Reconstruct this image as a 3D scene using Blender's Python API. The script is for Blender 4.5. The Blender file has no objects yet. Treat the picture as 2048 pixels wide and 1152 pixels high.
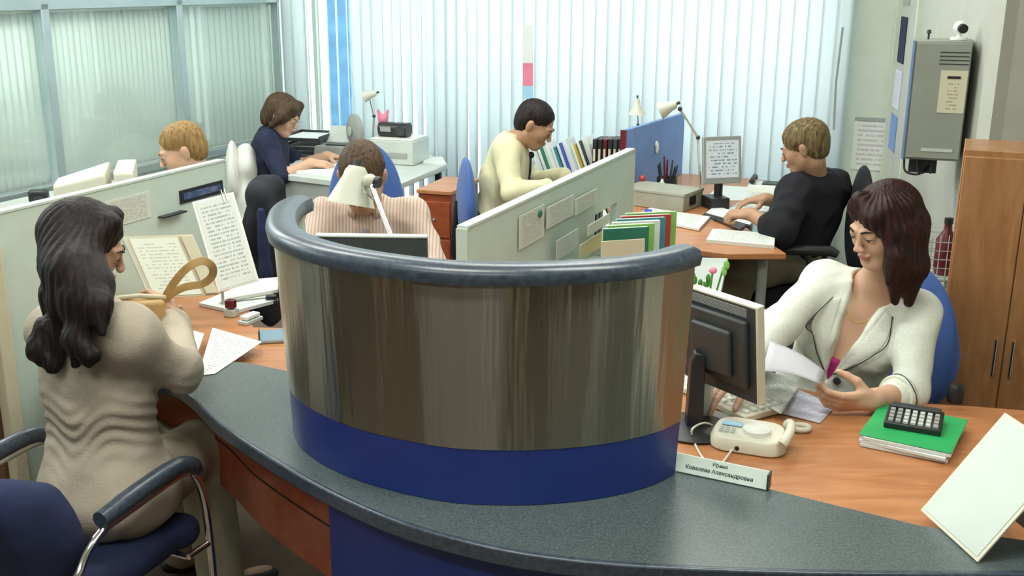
import bpy, bmesh, math, random
import numpy as np
from mathutils import Vector, Matrix

# ---------------------------------------------------------------- camera, world, exposure
S = bpy.context.scene
COL = S.collection
FPX, PITCH, EYE, PPX = 2150.0, math.radians(16), 1.85, 971.0
cam_data = bpy.data.cameras.new('camera')
cam_data.sensor_width = 36
cam_data.lens = FPX * 36 / 2048
cam_data.shift_x = (1024 - PPX) / 2048
cam_data.clip_start = 0.05
cam = bpy.data.objects.new('camera', cam_data)
cam.location = (0, 0, EYE)
cam.rotation_euler = (math.pi / 2 - PITCH, 0, 0)
COL.objects.link(cam)
S.camera = cam

world = bpy.data.worlds.new('sky')
S.world = world
world.use_nodes = True
wn = world.node_tree.nodes
wn['Background'].inputs[0].default_value = (0.89, 0.94, 1.0, 1)
wn['Background'].inputs[1].default_value = 6.5
S.view_settings.view_transform = 'Standard'
S.view_settings.look = 'None'
S.view_settings.gamma = 1
S.view_settings.use_curve_mapping = False
S.view_settings.exposure = 0.0
random.seed(7)

# ---------------------------------------------------------------- geometry of the view
def ray(px, py):
    u = (px - PPX) / FPX; v = (576 - py) / FPX
    return Vector((u, math.cos(PITCH) + v * math.sin(PITCH), -math.sin(PITCH) + v * math.cos(PITCH)))
def at(px, py, z):
    d = ray(px, py); t = (z - EYE) / d.z
    return Vector((d.x * t, d.y * t, z))
def W(px, py, Y):
    d = ray(px, py); t = Y / d.y
    return Vector((d.x * t, Y, EYE + d.z * t))
V = Vector
def FR(loc, rz=0, rx=0, ry=0):
    return Matrix.Translation(V(loc)) @ Matrix.Rotation(rz, 4, 'Z') @ Matrix.Rotation(rx, 4, 'X') @ Matrix.Rotation(ry, 4, 'Y')
def yaw_of(v):                      # rotation about z that takes +Y onto v
    return math.atan2(-v[0], v[1])
D2R = math.radians

# ---------------------------------------------------------------- materials
MATS = {}
def new_mat(name):
    m = bpy.data.materials.new(name); m.use_nodes = True
    MATS[name] = m
    nt = m.node_tree
    return m, nt, nt.nodes['Principled BSDF']
def L(nt, a, b): nt.links.new(a, b)
def node(nt, t, **k):
    n = nt.nodes.new(t)
    for a, b in k.items(): setattr(n, a, b)
    return n
def mixc(nt, fac, a, b):
    n = node(nt, 'ShaderNodeMix', data_type='RGBA')
    for sock, v in ((n.inputs[0], fac), (n.inputs[6], a), (n.inputs[7], b)):
        if hasattr(v, 'links') or hasattr(v, 'is_output'): L(nt, v, sock)
        elif isinstance(v, (int, float)): sock.default_value = v
        else: sock.default_value = (*v[:3], 1)
    return n.outputs[2]
def mth(nt, op, a, b=None, c=None):
    n = node(nt, 'ShaderNodeMath', operation=op)
    for i, v in enumerate((a, b, c)):
        if v is None: continue
        if hasattr(v, 'is_output'): L(nt, v, n.inputs[i])
        else: n.inputs[i].default_value = v
    return n.outputs[0]
def mat(name, col, rough=0.5, metal=0.0, var=0.06, scale=8, bump=0.0, bscale=60, stretch=(1, 1, 1), coat=0, sheen=0, spec=None):
    if name in MATS: return MATS[name]
    m, nt, b = new_mat(name)
    tc = node(nt, 'ShaderNodeTexCoord'); mp = node(nt, 'ShaderNodeMapping')
    mp.inputs['Scale'].default_value = stretch
    L(nt, tc.outputs['Object'], mp.inputs[0])
    n = node(nt, 'ShaderNodeTexNoise'); n.inputs['Scale'].default_value = scale; n.inputs['Detail'].default_value = 4
    L(nt, mp.outputs[0], n.inputs['Vector'])
    r = node(nt, 'ShaderNodeMapRange'); r.inputs[1].default_value = 0.3; r.inputs[2].default_value = 0.7
    L(nt, n.outputs[0], r.inputs[0])
    lo = [max(0, c * (1 - var * 2)) for c in col]; hi = [min(1, c * (1 + var * 2)) for c in col]
    L(nt, mixc(nt, r.outputs[0], lo, hi), b.inputs['Base Color'])
    b.inputs['Roughness'].default_value = rough; b.inputs['Metallic'].default_value = metal
    if coat: b.inputs['Coat Weight'].default_value = coat
    if sheen: b.inputs['Sheen Weight'].default_value = sheen
    if spec is not None: b.inputs['Specular IOR Level'].default_value = spec
    if bump:
        n2 = node(nt, 'ShaderNodeTexNoise'); n2.inputs['Scale'].default_value = bscale; n2.inputs['Detail'].default_value = 3
        L(nt, mp.outputs[0], n2.inputs['Vector'])
        bp = node(nt, 'ShaderNodeBump'); bp.inputs['Strength'].default_value = bump; bp.inputs['Distance'].default_value = 0.004
        L(nt, n2.outputs[0], bp.inputs['Height']); L(nt, bp.outputs[0], b.inputs['Normal'])
    return m

def wood(name, a, b_, rough=0.4, stretch=(2, 14, 14), coat=0.2):
    m, nt, b = new_mat(name)
    tc = node(nt, 'ShaderNodeTexCoord'); mp = node(nt, 'ShaderNodeMapping'); mp.inputs['Scale'].default_value = stretch
    L(nt, tc.outputs['Object'], mp.inputs[0])
    n = node(nt, 'ShaderNodeTexNoise'); n.inputs['Scale'].default_value = 2.2; n.inputs['Detail'].default_value = 6; n.inputs['Distortion'].default_value = 0.8
    L(nt, mp.outputs[0], n.inputs['Vector'])
    r = node(nt, 'ShaderNodeMapRange'); r.inputs[1].default_value = 0.35; r.inputs[2].default_value = 0.65
    L(nt, n.outputs[0], r.inputs[0])
    L(nt, mixc(nt, r.outputs[0], a, b_), b.inputs['Base Color'])
    b.inputs['Roughness'].default_value = rough; b.inputs['Coat Weight'].default_value = coat
    return m
def printed(name, base, ink, rows=22, cols=26, x0=.1, x1=.9, y0=.07, y1=.93, thr=.47, fill=.45, strength=0, ramp=None, head=False):
    """paper with rows of printed words, in the sheet's own uv"""
    m, nt, b = new_mat(name)
    uv = node(nt, 'ShaderNodeUVMap'); uv.uv_map = 'UVMap'
    sp = node(nt, 'ShaderNodeSeparateXYZ'); L(nt, uv.outputs[0], sp.inputs[0])
    x, y = sp.outputs[0], sp.outputs[1]
    yr = mth(nt, 'MULTIPLY', y, rows); fr = mth(nt, 'FRACT', yr); fl = mth(nt, 'FLOOR', yr)
    line = mth(nt, 'LESS_THAN', fr, fill)
    cb = node(nt, 'ShaderNodeCombineXYZ'); L(nt, mth(nt, 'MULTIPLY', x, cols), cb.inputs[0]); L(nt, mth(nt, 'MULTIPLY', fl, 7.37), cb.inputs[1])
    n = node(nt, 'ShaderNodeTexNoise'); n.inputs['Scale'].default_value = 1.0; n.inputs['Detail'].default_value = 1
    L(nt, cb.outputs[0], n.inputs['Vector'])
    word = mth(nt, 'GREATER_THAN', n.outputs[0], thr)
    mk = mth(nt, 'MULTIPLY', line, word)
    for s, op, v in ((x, 'GREATER_THAN', x0), (x, 'LESS_THAN', x1), (y, 'GREATER_THAN', y0), (y, 'LESS_THAN', y1)):
        mk = mth(nt, 'MULTIPLY', mk, mth(nt, op, s, v))
    c = mixc(nt, mk, base, ink)
    L(nt, c, b.inputs['Base Color']); b.inputs['Roughness'].default_value = 0.6
    if strength:
        L(nt, c, b.inputs['Emission Color']); b.inputs['Emission Strength'].default_value = strength
        b.inputs['Base Color'].default_value = (0.02, 0.02, 0.02, 1); b.inputs['Roughness'].default_value = 0.25
        nt.links.remove(b.inputs['Base Color'].links[0])
    return m

wood('wood_orange', (0.40, 0.155, 0.058), (0.50, 0.215, 0.085))
wood('wood_red', (0.26, 0.055, 0.02), (0.33, 0.08, 0.03), rough=0.35)
wood('wood_brown', (0.33, 0.15, 0.055), (0.42, 0.21, 0.085), stretch=(14, 14, 2))
wood('wood_dark', (0.10, 0.04, 0.02), (0.15, 0.06, 0.03), stretch=(14, 14, 2))
mat('wall_paint', (0.56, 0.60, 0.50), 0.8, var=0.02)
mat('wall_grey', (0.45, 0.46, 0.40), 0.8, var=0.02)
mat('lobby_paint', (0.20, 0.16, 0.12), 0.7, var=0.05, scale=2)
mat('lobby_dark', (0.03, 0.028, 0.028), 0.6, var=0.05)
mat('ceiling_paint', (0.75, 0.76, 0.74), 0.9, var=0.01)
mat('blue_laminate', (0.016, 0.038, 0.215), 0.35, var=0.03, scale=3)
mat('partition_pale', (0.51, 0.61, 0.53), 0.55, var=0.02)
mat('partition_trim', (0.54, 0.62, 0.56), 0.4, var=0.02)
mat('blue_divider', (0.17, 0.28, 0.55), 0.8, var=0.04)
mat('alu', (0.42, 0.50, 0.50), 0.4, 0.6, var=0.03)
mat('chrome', (0.85, 0.83, 0.78), 0.12, 1.0, var=0.01)
mat('black_plastic', (0.018, 0.018, 0.02), 0.4, var=0.1)
mat('dark_plastic', (0.035, 0.04, 0.04), 0.45, var=0.1)
mat('grey_plastic', (0.30, 0.32, 0.30), 0.5, var=0.04)
mat('light_grey', (0.50, 0.54, 0.50), 0.5, var=0.04)
mat('white_plastic', (0.78, 0.80, 0.74), 0.4, var=0.02)
mat('cream_plastic', (0.66, 0.64, 0.52), 0.45, var=0.02)
mat('white_paper', (0.70, 0.74, 0.72), 0.7, var=0.02)
mat('grey_paper', (0.52, 0.51, 0.55), 0.7, var=0.02)
mat('beige_card', (0.55, 0.50, 0.36), 0.7, var=0.03)
mat('lamp_cream', (0.55, 0.56, 0.46), 0.45, var=0.03)
mat('box_grey', (0.34, 0.34, 0.27), 0.6, var=0.05)
mat('cabinet_grey', (0.27, 0.29, 0.24), 0.55, var=0.03)
mat('navy_fabric', (0.012, 0.019, 0.065), 0.9, var=0.12, bump=0.4, bscale=300)
mat('chair_blue', (0.045, 0.105, 0.33), 0.85, var=0.08, bump=0.4, bscale=300, sheen=0.2)
mat('dark_fabric', (0.012, 0.013, 0.02), 0.9, var=0.1, bump=0.3, bscale=200)
mat('green_card', (0.02, 0.36, 0.10), 0.5, var=0.05)
mat('dark_green', (0.02, 0.16, 0.10), 0.5, var=0.05)
mat('lime_card', (0.25, 0.55, 0.12), 0.5, var=0.05)
mat('teal_card', (0.05, 0.25, 0.28), 0.5, var=0.05)
mat('red_plastic', (0.45, 0.05, 0.04), 0.4, var=0.05)
mat('maroon', (0.12, 0.012, 0.02), 0.3, var=0.1)
mat('pink', (0.75, 0.22, 0.32), 0.6, var=0.08)
mat('yellow', (0.65, 0.50, 0.08), 0.6, var=0.05)
mat('sky_card', (0.35, 0.60, 0.78), 0.6, var=0.05)
mat('banner_blue', (0.12, 0.30, 0.55), 0.7, var=0.1)
mat('blue_plastic', (0.03, 0.06, 0.45), 0.4, var=0.05)
mat('white_fabric', (0.75, 0.76, 0.70), 0.9, var=0.03, bump=0.4, bscale=200)
mat('tan_leather', (0.52, 0.33, 0.13), 0.5, var=0.10, scale=20)
mat('leaf', (0.08, 0.25, 0.05), 0.5, var=0.2)
mat('skin_light', (0.60, 0.36, 0.24), 0.55, var=0.04, scale=12)
mat('skin_tan', (0.42, 0.235, 0.14), 0.5, var=0.05, scale=12)
mat('lips', (0.42, 0.14, 0.12), 0.4, var=0.03)
mat('eye_white', (0.6, 0.58, 0.54), 0.3, var=0.01)
mat('black', (0.008, 0.008, 0.01), 0.5, var=0.05)
mat('magenta', (0.36, 0.012, 0.14), 0.7, var=0.08)
mat('cream_shirt', (0.62, 0.59, 0.38), 0.85, var=0.05, bump=0.3, bscale=120)
mat('beige_suit', (0.42, 0.365, 0.28), 0.85, var=0.06, bump=0.4, bscale=160)
mat('beige_trousers', (0.36, 0.32, 0.22), 0.85, var=0.05, bump=0.3, bscale=120)
mat('khaki', (0.16, 0.14, 0.09), 0.9, var=0.08)
mat('navy_shirt', (0.012, 0.016, 0.045), 0.9, var=0.1)
mat('black_shirt', (0.006, 0.006, 0.010), 0.95, var=0.1)
mat('charcoal', (0.03, 0.035, 0.04), 0.9, var=0.1)
mat('grey_tie', (0.20, 0.16, 0.16), 0.6, var=0.1)
mat('black_tie', (0.012, 0.015, 0.03), 0.6, var=0.1)
def hairmat(name, col, hi, rough=0.55):
    m, nt, b = new_mat(name)
    tc = node(nt, 'ShaderNodeTexCoord'); mp = node(nt, 'ShaderNodeMapping'); mp.inputs['Scale'].default_value = (60, 60, 6)
    L(nt, tc.outputs['Object'], mp.inputs[0])
    n = node(nt, 'ShaderNodeTexNoise'); n.inputs['Scale'].default_value = 1.6; n.inputs['Detail'].default_value = 3
    L(nt, mp.outputs[0], n.inputs['Vector'])
    r = node(nt, 'ShaderNodeMapRange'); r.inputs[1].default_value = 0.35; r.inputs[2].default_value = 0.7
    L(nt, n.outputs[0], r.inputs[0])
    L(nt, mixc(nt, r.outputs[0], col, hi), b.inputs['Base Color']); b.inputs['Roughness'].default_value = rough; b.inputs['Specular IOR Level'].default_value = 0.25
    bp = node(nt, 'ShaderNodeBump'); bp.inputs['Strength'].default_value = 0.5; bp.inputs['Distance'].default_value = 0.003
    L(nt, n.outputs[0], bp.inputs['Height']); L(nt, bp.outputs[0], b.inputs['Normal'])
    return m
hairmat('hair_black', (0.006, 0.004, 0.004), (0.022, 0.012, 0.010))
hairmat('hair_auburn', (0.010, 0.004, 0.004), (0.045, 0.012, 0.010))
hairmat('hair_brown', (0.04, 0.022, 0.012), (0.10, 0.06, 0.03), 0.6)
hairmat('hair_blond', (0.20, 0.11, 0.04), (0.38, 0.24, 0.09), 0.6)
hairmat('hair_gold', (0.06, 0.04, 0.02), (0.24, 0.17, 0.07), 0.6)

def special_materials():
    # carpet
    m = mat('floor_carpet', (0.15, 0.11, 0.075), 0.85, var=0.15, scale=3, bump=0.3, bscale=250)
    # speckled grey green laminate of the counter
    m, nt, b = new_mat('counter_laminate')
    tc = node(nt, 'ShaderNodeTexCoord')
    n = node(nt, 'ShaderNodeTexNoise'); n.inputs['Scale'].default_value = 220; n.inputs['Detail'].default_value = 2
    L(nt, tc.outputs['Object'], n.inputs['Vector'])
    r = node(nt, 'ShaderNodeMapRange'); r.inputs[1].default_value = 0.35; r.inputs[2].default_value = 0.7
    L(nt, n.outputs[0], r.inputs[0])
    L(nt, mixc(nt, r.outputs[0], (0.055, 0.075, 0.075), (0.12, 0.15, 0.15)), b.inputs['Base Color'])
    b.inputs['Roughness'].default_value = 0.3; b.inputs['Specular IOR Level'].default_value = 0.6
    # counter edge and rim
    m = mat('rim_vinyl', (0.045, 0.062, 0.085), 0.3, var=0.18, scale=90, spec=0.7)
    # polished sheet steel, ground vertically
    m, nt, b = new_mat('steel_sheet')
    b.inputs['Base Color'].default_value = (0.32, 0.30, 0.25, 1); b.inputs['Metallic'].default_value = 1
    b.inputs['Roughness'].default_value = 0.28
    b.inputs['Anisotropic'].default_value = 0.97; b.inputs['Anisotropic Rotation'].default_value = 0.25
    tg = node(nt, 'ShaderNodeTangent', direction_type='RADIAL', axis='Z'); L(nt, tg.outputs[0], b.inputs['Tangent'])
    tc = node(nt, 'ShaderNodeTexCoord'); mp = node(nt, 'ShaderNodeMapping'); mp.inputs['Scale'].default_value = (1, 1, 0.06)
    L(nt, tc.outputs['Object'], mp.inputs[0])
    n = node(nt, 'ShaderNodeTexNoise'); n.inputs['Scale'].default_value = 9; n.inputs['Detail'].default_value = 4
    L(nt, mp.outputs[0], n.inputs['Vector'])
    bp = node(nt, 'ShaderNodeBump'); bp.inputs['Strength'].default_value = 0.5; bp.inputs['Distance'].default_value = 0.02
    L(nt, n.outputs[0], bp.inputs['Height']); L(nt, bp.outputs[0], b.inputs['Normal'])
    # translucent fabric of the vertical blinds
    for nm, colr, tr in (('blind_fabric', (0.80, 0.86, 0.86), 0.55), ('blind_green', (0.84, 0.87, 0.84), 0.50)):
        m, nt, b = new_mat(nm)
        nt.nodes.remove(b); out = nt.nodes['Material Output']
        tc = node(nt, 'ShaderNodeTexCoord')
        mp = node(nt, 'ShaderNodeMapping'); mp.inputs['Scale'].default_value = (300, 300, 1)
        L(nt, tc.outputs['Object'], mp.inputs[0])
        n = node(nt, 'ShaderNodeTexNoise'); n.inputs['Scale'].default_value = 1; L(nt, mp.outputs[0], n.inputs['Vector'])
        r = node(nt, 'ShaderNodeMapRange'); r.inputs[3].default_value = 0.94; r.inputs[4].default_value = 1.0
        L(nt, n.outputs[0], r.inputs[0])
        c = mixc(nt, r.outputs[0], [0.9 * q for q in colr], colr)
        df = node(nt, 'ShaderNodeBsdfDiffuse'); tl = node(nt, 'ShaderNodeBsdfTranslucent'); mx = node(nt, 'ShaderNodeMixShader')
        L(nt, c, df.inputs[0]); L(nt, c, tl.inputs[0]); mx.inputs[0].default_value = tr
        L(nt, df.outputs[0], mx.inputs[1]); L(nt, tl.outputs[0], mx.inputs[2]); L(nt, mx.outputs[0], out.inputs[0])
    # window glass: clear with a Fresnel sheen
    for nm, tint in (('glass', (0.93, 0.97, 0.98)), ('glass_green', (0.94, 0.98, 0.965))):
        m, nt, b = new_mat(nm)
        nt.nodes.remove(b); out = nt.nodes['Material Output']
        tr = node(nt, 'ShaderNodeBsdfTransparent'); tr.inputs[0].default_value = (*tint, 1)
        gl = node(nt, 'ShaderNodeBsdfGlossy'); gl.inputs['Roughness'].default_value = 0.05
        lw_ = node(nt, 'ShaderNodeLayerWeight'); lw_.inputs[0].default_value = 0.5; mx = node(nt, 'ShaderNodeMixShader')
        L(nt, mth(nt, 'MULTIPLY_ADD', mth(nt, 'POWER', lw_.outputs['Facing'], 4.0), 0.5, 0.03), mx.inputs[0]); L(nt, tr.outputs[0], mx.inputs[1]); L(nt, gl.outputs[0], mx.inputs[2]); L(nt, mx.outputs[0], out.inputs[0])
    # lamp diffuser
    m, nt, b = new_mat('diffuser'); b.inputs['Emission Color'].default_value = (1, 0.97, 0.9, 1); b.inputs['Emission Strength'].default_value = 3
    # striped shirt
    m, nt, b = new_mat('striped_shirt')
    tc = node(nt, 'ShaderNodeTexCoord'); sp = node(nt, 'ShaderNodeSeparateXYZ'); L(nt, tc.outputs['Object'], sp.inputs[0])
    s = mth(nt, 'SINE', mth(nt, 'MULTIPLY', sp.outputs[0], 520)); s = mth(nt, 'GREATER_THAN', s, 0.2)
    L(nt, mixc(nt, s, (0.56, 0.46, 0.37), (0.44, 0.29, 0.25)), b.inputs['Base Color']); b.inputs['Roughness'].default_value = 0.85
    # ribbed white jacket with thin grey ribs
    m, nt, b = new_mat('white_jacket')
    tc = node(nt, 'ShaderNodeTexCoord')
    n = node(nt, 'ShaderNodeTexNoise'); n.inputs['Scale'].default_value = 130; n.inputs['Detail'].default_value = 2; L(nt, tc.outputs['Object'], n.inputs['Vector'])
    L(nt, mixc(nt, n.outputs[0], (0.62, 0.66, 0.56), (0.80, 0.83, 0.74)), b.inputs['Base Color']); b.inputs['Roughness'].default_value = 0.85
    bp = node(nt, 'ShaderNodeBump'); bp.inputs['Strength'].default_value = 0.5; bp.inputs['Distance'].default_value = 0.002
    L(nt, n.outputs[0], bp.inputs['Height']); L(nt, bp.outputs[0], b.inputs['Normal'])
special_materials()
printed('page', (0.66, 0.70, 0.65), (0.36, 0.39, 0.36))
printed('page_form', (0.60, 0.63, 0.55), (0.38, 0.40, 0.35), rows=26, cols=18, fill=.5, thr=.45)
printed('page_bold', (0.66, 0.69, 0.58), (0.46, 0.48, 0.40), rows=17, cols=12, fill=.35, thr=.48)
printed('page_violet', (0.62, 0.63, 0.74), (0.42, 0.42, 0.55), rows=24, cols=20, fill=.5)
printed('notice', (0.62, 0.58, 0.42), (0.40, 0.36, 0.26), rows=12, cols=9, y1=.72, x0=.3, x1=.72)
printed('calendar', (0.66, 0.70, 0.62), (0.52, 0.47, 0.48), rows=11, cols=16, thr=.4, fill=.5)
printed('brochure_yellow', (0.62, 0.58, 0.35), (0.70, 0.55, 0.15), rows=9, cols=7, fill=.6, thr=.42)
printed('poster_blue', (0.04, 0.07, 0.16), (0.30, 0.34, 0.45), rows=7, cols=5, fill=.3, thr=.5)
printed('screen_image', (0.60, 0.66, 0.62), (0.16, 0.24, 0.30), rows=11, cols=14, x0=.06, x1=.94, thr=.5, fill=.4, strength=0.9)

# ---------------------------------------------------------------- mesh helpers
def mw(o):
    m = o.matrix_basis.copy()
    while o.parent: o = o.parent; m = o.matrix_basis @ m
    return m
def props(o, label=None, cat=None, group=None, kind=None):
    if label: o['label'] = label
    if cat: o['category'] = cat
    if group: o['group'] = group
    if kind: o['kind'] = kind
    return o
def thing(name, label, cat, loc=(0, 0, 0), rz=0, group=None):
    o = bpy.data.objects.new(name, None); o.empty_display_size = 0.1
    o.location = loc; o.rotation_euler = (0, 0, rz); COL.objects.link(o)
    return props(o, label, cat, group)

class MB:
    def __init__(s, M=None):
        s.bm = bmesh.new(); s.uv = s.bm.loops.layers.uv.new('UVMap'); s.M = M or Matrix()
    def box(s, c, size, M=None, rz=0, taper=1.0):
        M = s.M @ (M or Matrix()) @ FR(c, rz)
        x, y, z = [q / 2 for q in size]
        vs = [s.bm.verts.new(M @ V((a * x * (taper if e > 0 else 1), b * y * (taper if e > 0 else 1), e * z))) for e in (-1, 1) for a, b in ((-1, -1), (1, -1), (1, 1), (-1, 1))]
        for f in ((3, 2, 1, 0), (0, 1, 5, 4), (1, 2, 6, 5), (2, 3, 7, 6), (3, 0, 4, 7)): s.bm.faces.new([vs[i] for i in f])
        f = s.bm.faces.new(vs[4:])
        for lp, u in zip(f.loops, ((0, 0), (1, 0), (1, 1), (0, 1))): lp[s.uv].uv = u
        return s
    def slab(s, o, ex, ey, t, both=False):
        """plate spanned by ex (width) and ey (height) from corner o; printed side faces ex x ey"""
        o, ex, ey = s.M @ V(o), s.M.to_3x3() @ V(ex), s.M.to_3x3() @ V(ey)
        n = ex.cross(ey).normalized()
        top = [s.bm.verts.new(o + a * ex + b * ey + n * t) for a, b in ((0, 0), (1, 0), (1, 1), (0, 1))]
        bot = [s.bm.verts.new(o + a * ex + b * ey) for a, b in ((0, 0), (1, 0), (1, 1), (0, 1))]
        fs = [s.bm.faces.new(top), s.bm.faces.new(bot[::-1])]
        for i in range(4):
            j = (i + 1) % 4; s.bm.faces.new((bot[i], bot[j], top[j], top[i]))
        for f in fs[:2 if both else 1]:
            for lp, u in zip(f.loops, ((0, 0), (1, 0), (1, 1), (0, 1))): lp[s.uv].uv = u
        return s
    def tube(s, pts, r, n=10, closed=False, cap=True):
        pts = [s.M @ V(p) for p in pts]; rs = r if isinstance(r, (list, tuple)) else [r] * len(pts)
        rings = []; prev = None; N = len(pts)
        for i, p in enumerate(pts):
            if closed: t = pts[(i + 1) % N] - pts[i - 1]
            else: t = pts[min(i + 1, N - 1)] - pts[max(i - 1, 0)]
            t.normalize()
            if prev is None:
                a = t.orthogonal().normalized()
            else:
                a = prev - t * prev.dot(t)
                a = a.normalized() if a.length > 1e-6 else t.orthogonal().normalized()
            prev = a; b = t.cross(a)
            rings.append([s.bm.verts.new(p + (a * math.cos(2 * math.pi * k / n) + b * math.sin(2 * math.pi * k / n)) * rs[i]) for k in range(n)])
        for i in range(N if closed else N - 1):
            A, B = rings[i], rings[(i + 1) % N]
            for k in range(n):
                s.bm.faces.new((A[k], A[(k + 1) % n], B[(k + 1) % n], B[k]))
        if cap and not closed:
            s.bm.faces.new(rings[0][::-1]); s.bm.faces.new(rings[-1])
        return s
    def lathe(s, prof, c=(0, 0, 0), n=28, M=None):
        M = s.M @ FR(c) @ (M or Matrix()); rings = []
        for r, z in prof:
            rings.append([s.bm.verts.new(M @ V((r * math.cos(2 * math.pi * k / n), r * math.sin(2 * math.pi * k / n), z))) for k in range(n)] if r > 1e-5 else [s.bm.verts.new(M @ V((0, 0, z)))])
        for A, B in zip(rings, rings[1:]):
            for k in range(n):
                k2 = (k + 1) % n
                if len(A) == 1 and len(B) == 1: continue
                if len(A) == 1: s.bm.faces.new((A[0], B[k2], B[k]))
                elif len(B) == 1: s.bm.faces.new((A[k], A[k2], B[0]))
                else: s.bm.faces.new((A[k], A[k2], B[k2], B[k]))
        if len(rings[0]) > 1: s.bm.faces.new(rings[0][::-1])
        if len(rings[-1]) > 1: s.bm.faces.new(rings[-1])
        return s
    def prism(s, poly, z0, z1, M=None):
        M = s.M @ (M or Matrix())
        a = [s.bm.verts.new(M @ V((p[0], p[1], z0))) for p in poly]; b = [s.bm.verts.new(M @ V((p[0], p[1], z1))) for p in poly]
        n = len(poly)
        area = sum(poly[i][0] * poly[(i + 1) % n][1] - poly[(i + 1) % n][0] * poly[i][1] for i in range(n))
        if area < 0: a, b = a[::-1], b[::-1]
        s.bm.faces.new(a[::-1]); s.bm.faces.new(b)
        for i in range(n): s.bm.faces.new((a[i], a[(i + 1) % n], b[(i + 1) % n], b[i]))
        return s
    def ball(s, c, r, n=16, M=None):
        R = r if isinstance(r, (tuple, list)) else (r, r, r)
        m = s.M @ (M or Matrix()) @ FR(c) @ Matrix.Diagonal((*R, 1))
        bmesh.ops.create_uvsphere(s.bm, u_segments=n, v_segments=max(6, n // 2), radius=1, matrix=m)
        return s
    def sheet(s, path, rad, thick=None):
        """solid swept between lower curve path and upper curve rad (lists of points, equal length), thick outward"""
        return s
    def build(s, name, m, parent=None, bevel=0, smooth=None, label=None, cat=None, group=None, kind=None, seg=2, origin=None):
        if parent is not None: s.bm.transform(mw(parent).inverted())
        loc = None
        if parent is None and kind != 'structure':
            if origin is None:
                lo = V([min(v.co[i] for v in s.bm.verts) for i in range(3)]); hi = V([max(v.co[i] for v in s.bm.verts) for i in range(3)])
                origin = V(((lo.x + hi.x) / 2, (lo.y + hi.y) / 2, lo.z))
            loc = V(origin); s.bm.transform(Matrix.Translation(-loc))
        me = bpy.data.meshes.new(name); s.bm.to_mesh(me); s.bm.free()
        if smooth is not None or bevel:
            me.polygons.foreach_set('use_smooth', [True] * len(me.polygons))
            me.set_sharp_from_angle(angle=math.radians(smooth or 40))
        me.materials.append(MATS[m])
        o = bpy.data.objects.new(name, me); COL.objects.link(o)
        if loc is not None: o.location = loc
        if parent is not None: o.parent = parent
        if bevel:
            md = o.modifiers.new('bevel', 'BEVEL'); md.width = bevel; md.segments = seg; md.limit_method = 'ANGLE'; md.angle_limit = math.radians(35); md.harden_normals = False
        return props(o, label, cat, group, kind)
def catmull(pts, n=8):
    P = [V(p) for p in pts]; P = [2 * P[0] - P[1]] + P + [2 * P[-1] - P[-2]]; out = []
    for i in range(1, len(P) - 2):
        for k in range(n):
            t = k / n
            out.append(0.5 * ((2 * P[i]) + (-P[i - 1] + P[i + 1]) * t + (2 * P[i - 1] - 5 * P[i] + 4 * P[i + 1] - P[i + 2]) * t * t + (-P[i - 1] + 3 * P[i] - 3 * P[i + 1] + P[i + 2]) * t ** 3))
    out.append(P[-2]); return out
def normals2(path):
    out = []
    for i in range(len(path)):
        t = path[min(i + 1, len(path) - 1)] - path[max(i - 1, 0)]
        out.append(V((t.y, -t.x, 0)).normalized())      # to the right of travel
    return out
def ribbon(mb, path, o0, o1, z0, z1, f0=0.0, f1=0.0):
    """wall following a plan path, from offset o0 to o1 (right of travel) between heights z0 and z1; f0,f1 shift both offsets at foot and head"""
    nn = normals2(path); rings = []
    for p, n in zip(path, nn):
        rings.append([mb.bm.verts.new(mb.M @ V((p.x + n.x * o, p.y + n.y * o, z))) for o, z in ((o0 + f0, z0), (o1 + f0, z0), (o1 + f1, z1), (o0 + f1, z1))])
    for A, B in zip(rings, rings[1:]):
        for k in range(4): mb.bm.faces.new((A[k], B[k], B[(k + 1) % 4], A[(k + 1) % 4]))
    mb.bm.faces.new(rings[0]); mb.bm.faces.new(rings[-1][::-1])
    return mb
def cyl(mb, a, b, r, n=12): return mb.tube([a, b], r, n)
def rrect(w, h, r, n=5):
    out = []
    for cx, cy, a0 in ((w / 2 - r, h / 2 - r, 0), (-w / 2 + r, h / 2 - r, 90), (-w / 2 + r, -h / 2 + r, 180), (w / 2 - r, -h / 2 + r, 270)):
        for k in range(n + 1):
            a = math.radians(a0 + 90 * k / n); out.append((cx + r * math.cos(a), cy + r * math.sin(a)))
    return out
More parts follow.
